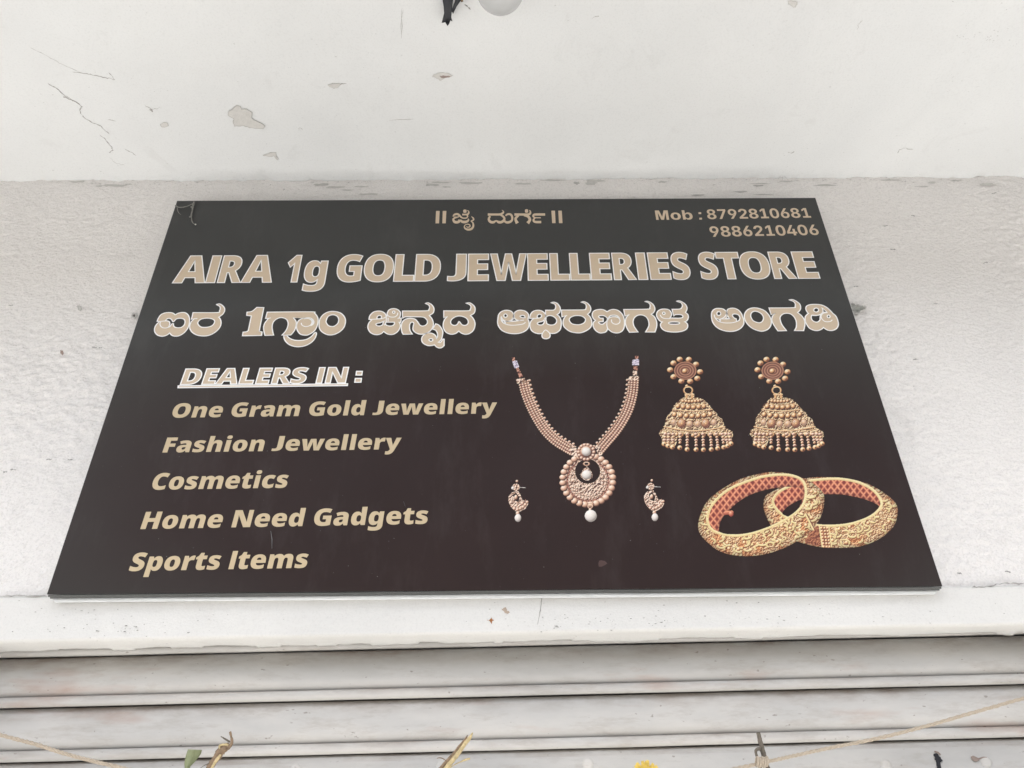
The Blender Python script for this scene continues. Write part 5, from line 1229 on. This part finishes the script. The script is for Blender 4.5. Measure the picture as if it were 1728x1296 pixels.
# ------------------------------------------------------------------ bulb and black cable end hanging below the soffit
lb = empty('light_bulb', at_z(843, -20, ZJ - .12)); tag(lb, 'round opal light bulb hanging below the soffit at the top edge of the photo', 'light bulb')
c0 = at_z(844, -19, ZJ - .075); V, Fc = [], []; R_ = .0445
n1_, n2_ = 28, 40
for i in range(n1_ + 1):
    th = math.pi * i / n1_
    for k in range(n2_):
        V.append(c0 + Vector((R_*math.sin(th)*math.cos(2*math.pi*k/n2_), R_*math.sin(th)*math.sin(2*math.pi*k/n2_), R_*math.cos(th))))
for i in range(n1_):
    for k in range(n2_): Fc.append((i*n2_+k, (i+1)*n2_+k, (i+1)*n2_+(k+1) % n2_, i*n2_+(k+1) % n2_))
mesh_py('globe', V, Fc, M['bulb'], lb, True)
V, Fc = [], []; tube(V, Fc, [c0 + Vector((0, 0, .041)), c0 + Vector((0, 0, .055)), c0 + Vector((0, 0, .0752))], [.017, .020, .026], 20); mesh_py('holder', V, Fc, M['ivory'], lb, True)
cb = empty('black_cable_end', at_z(757, -10, ZJ)); tag(cb, 'frayed black taped cable end hanging from the soffit left of the bulb', 'cable')
c6_ = lambda x, y: (700 + x/8.64, y/8.64)
ZC = .035
def hp(x, y, d): return at_z(*c6_(x, y), ZJ - d)
V, Fc = [], []
L_ = [(405, -260, .001), (400, -120, .006), (410, 0, .012), (425, 100, .018), (430, 200, .022), (412, 270, .026), (392, 335, .030)]
Rr = [(560, -260, .001), (560, -120, .006), (556, 0, .012), (548, 90, .018), (540, 180, .022), (530, 260, .026), (545, 305, .030)]
a = [hp(*t) for t in L_]; b = [hp(*t) for t in Rr]; nn = 7
for i in range(len(a)):
    for k in range(nn):
        u = k/(nn-1); V.append(a[i].lerp(b[i], u) + Vector((0, math.sin(u*7+i)*.0015 - .002*math.sin(math.pi*u), 0)))
V[6*nn+3] = V[6*nn+3] + Vector((0, .012, .004)); V[6*nn+4] = V[6*nn+4] + Vector((0, .010, .003))
for i in range(len(a)-1):
    for k in range(nn-1): Fc.append((i*nn+k, i*nn+k+1, (i+1)*nn+k+1, (i+1)*nn+k))
o = mesh_py('tape_tail', V, Fc, M['black'], cb, True); md = o.modifiers.new('thick', 'SOLIDIFY'); md.thickness = .003; md.offset = 0
V, Fc = [], []
a = [hp(*t) for t in ((595, -240, .001), (590, -60, .010), (590, 20, .013), (560, 90, .018), (535, 170, .022))]; b = [hp(*t) for t in ((720, -240, .001), (700, -60, .010), (660, 20, .013), (610, 90, .018), (555, 200, .022))]
for i in range(len(a)):
    for k in range(4): V.append(a[i].lerp(b[i], k/3) + Vector((0, -.002*math.sin(math.pi*k/3), 0)))
for i in range(len(a)-1):
    for k in range(3): Fc.append((i*4+k, i*4+k+1, (i+1)*4+k+1, (i+1)*4+k))
o = mesh_py('tape_tail', V, Fc, M['black'], cb, True); md = o.modifiers.new('thick', 'SOLIDIFY'); md.thickness = .003; md.offset = 0
V, Fc = [], []; tube(V, Fc, [hp(660, -200, .004), hp(680, -20, .010), hp(690, 25, .012)], [.003, .003, .0025], 8); mesh_py('copper_core', V, Fc, M['dryleaf'], cb, True)
crack([c6_(725, 65), c6_(760, 90), c6_(815, 140)], .0012, .0006, M['crack'], soffit)
# spider at the junction
spd = empty('spider', at(1321, 298, WY)); tag(spd, 'tiny thin-legged spider on the wall junction at the upper right', 'spider')
c0 = wp(1321, 299, .004); V, Fc = [], []; tube(V, Fc, [c0 + Vector((-.0032, 0, .0036)), c0 + Vector((-.001, -.001, .001)), c0 + Vector((.0012, -.001, -.0012)), c0 + Vector((.0026, 0, -.0032))], [.0006, .0016, .0013, .0005], 8); mesh_py('body', V, Fc, M['speck'], spd, True)
for a in (20, 60, 110, 150, 200, 240, 290, 330):
    r_ = math.radians(a); v1 = c0 + Vector((math.cos(r_)*.009, -.003, math.sin(r_)*.007)); v2 = c0 + Vector((math.cos(r_+.3)*.017, .002, math.sin(r_+.3)*.013))
    V, Fc = [], []; tube(V, Fc, [c0, v1, v2], [.00022, .0002, .00012], 4); mesh_py('leg', V, Fc, M['speck'], spd)
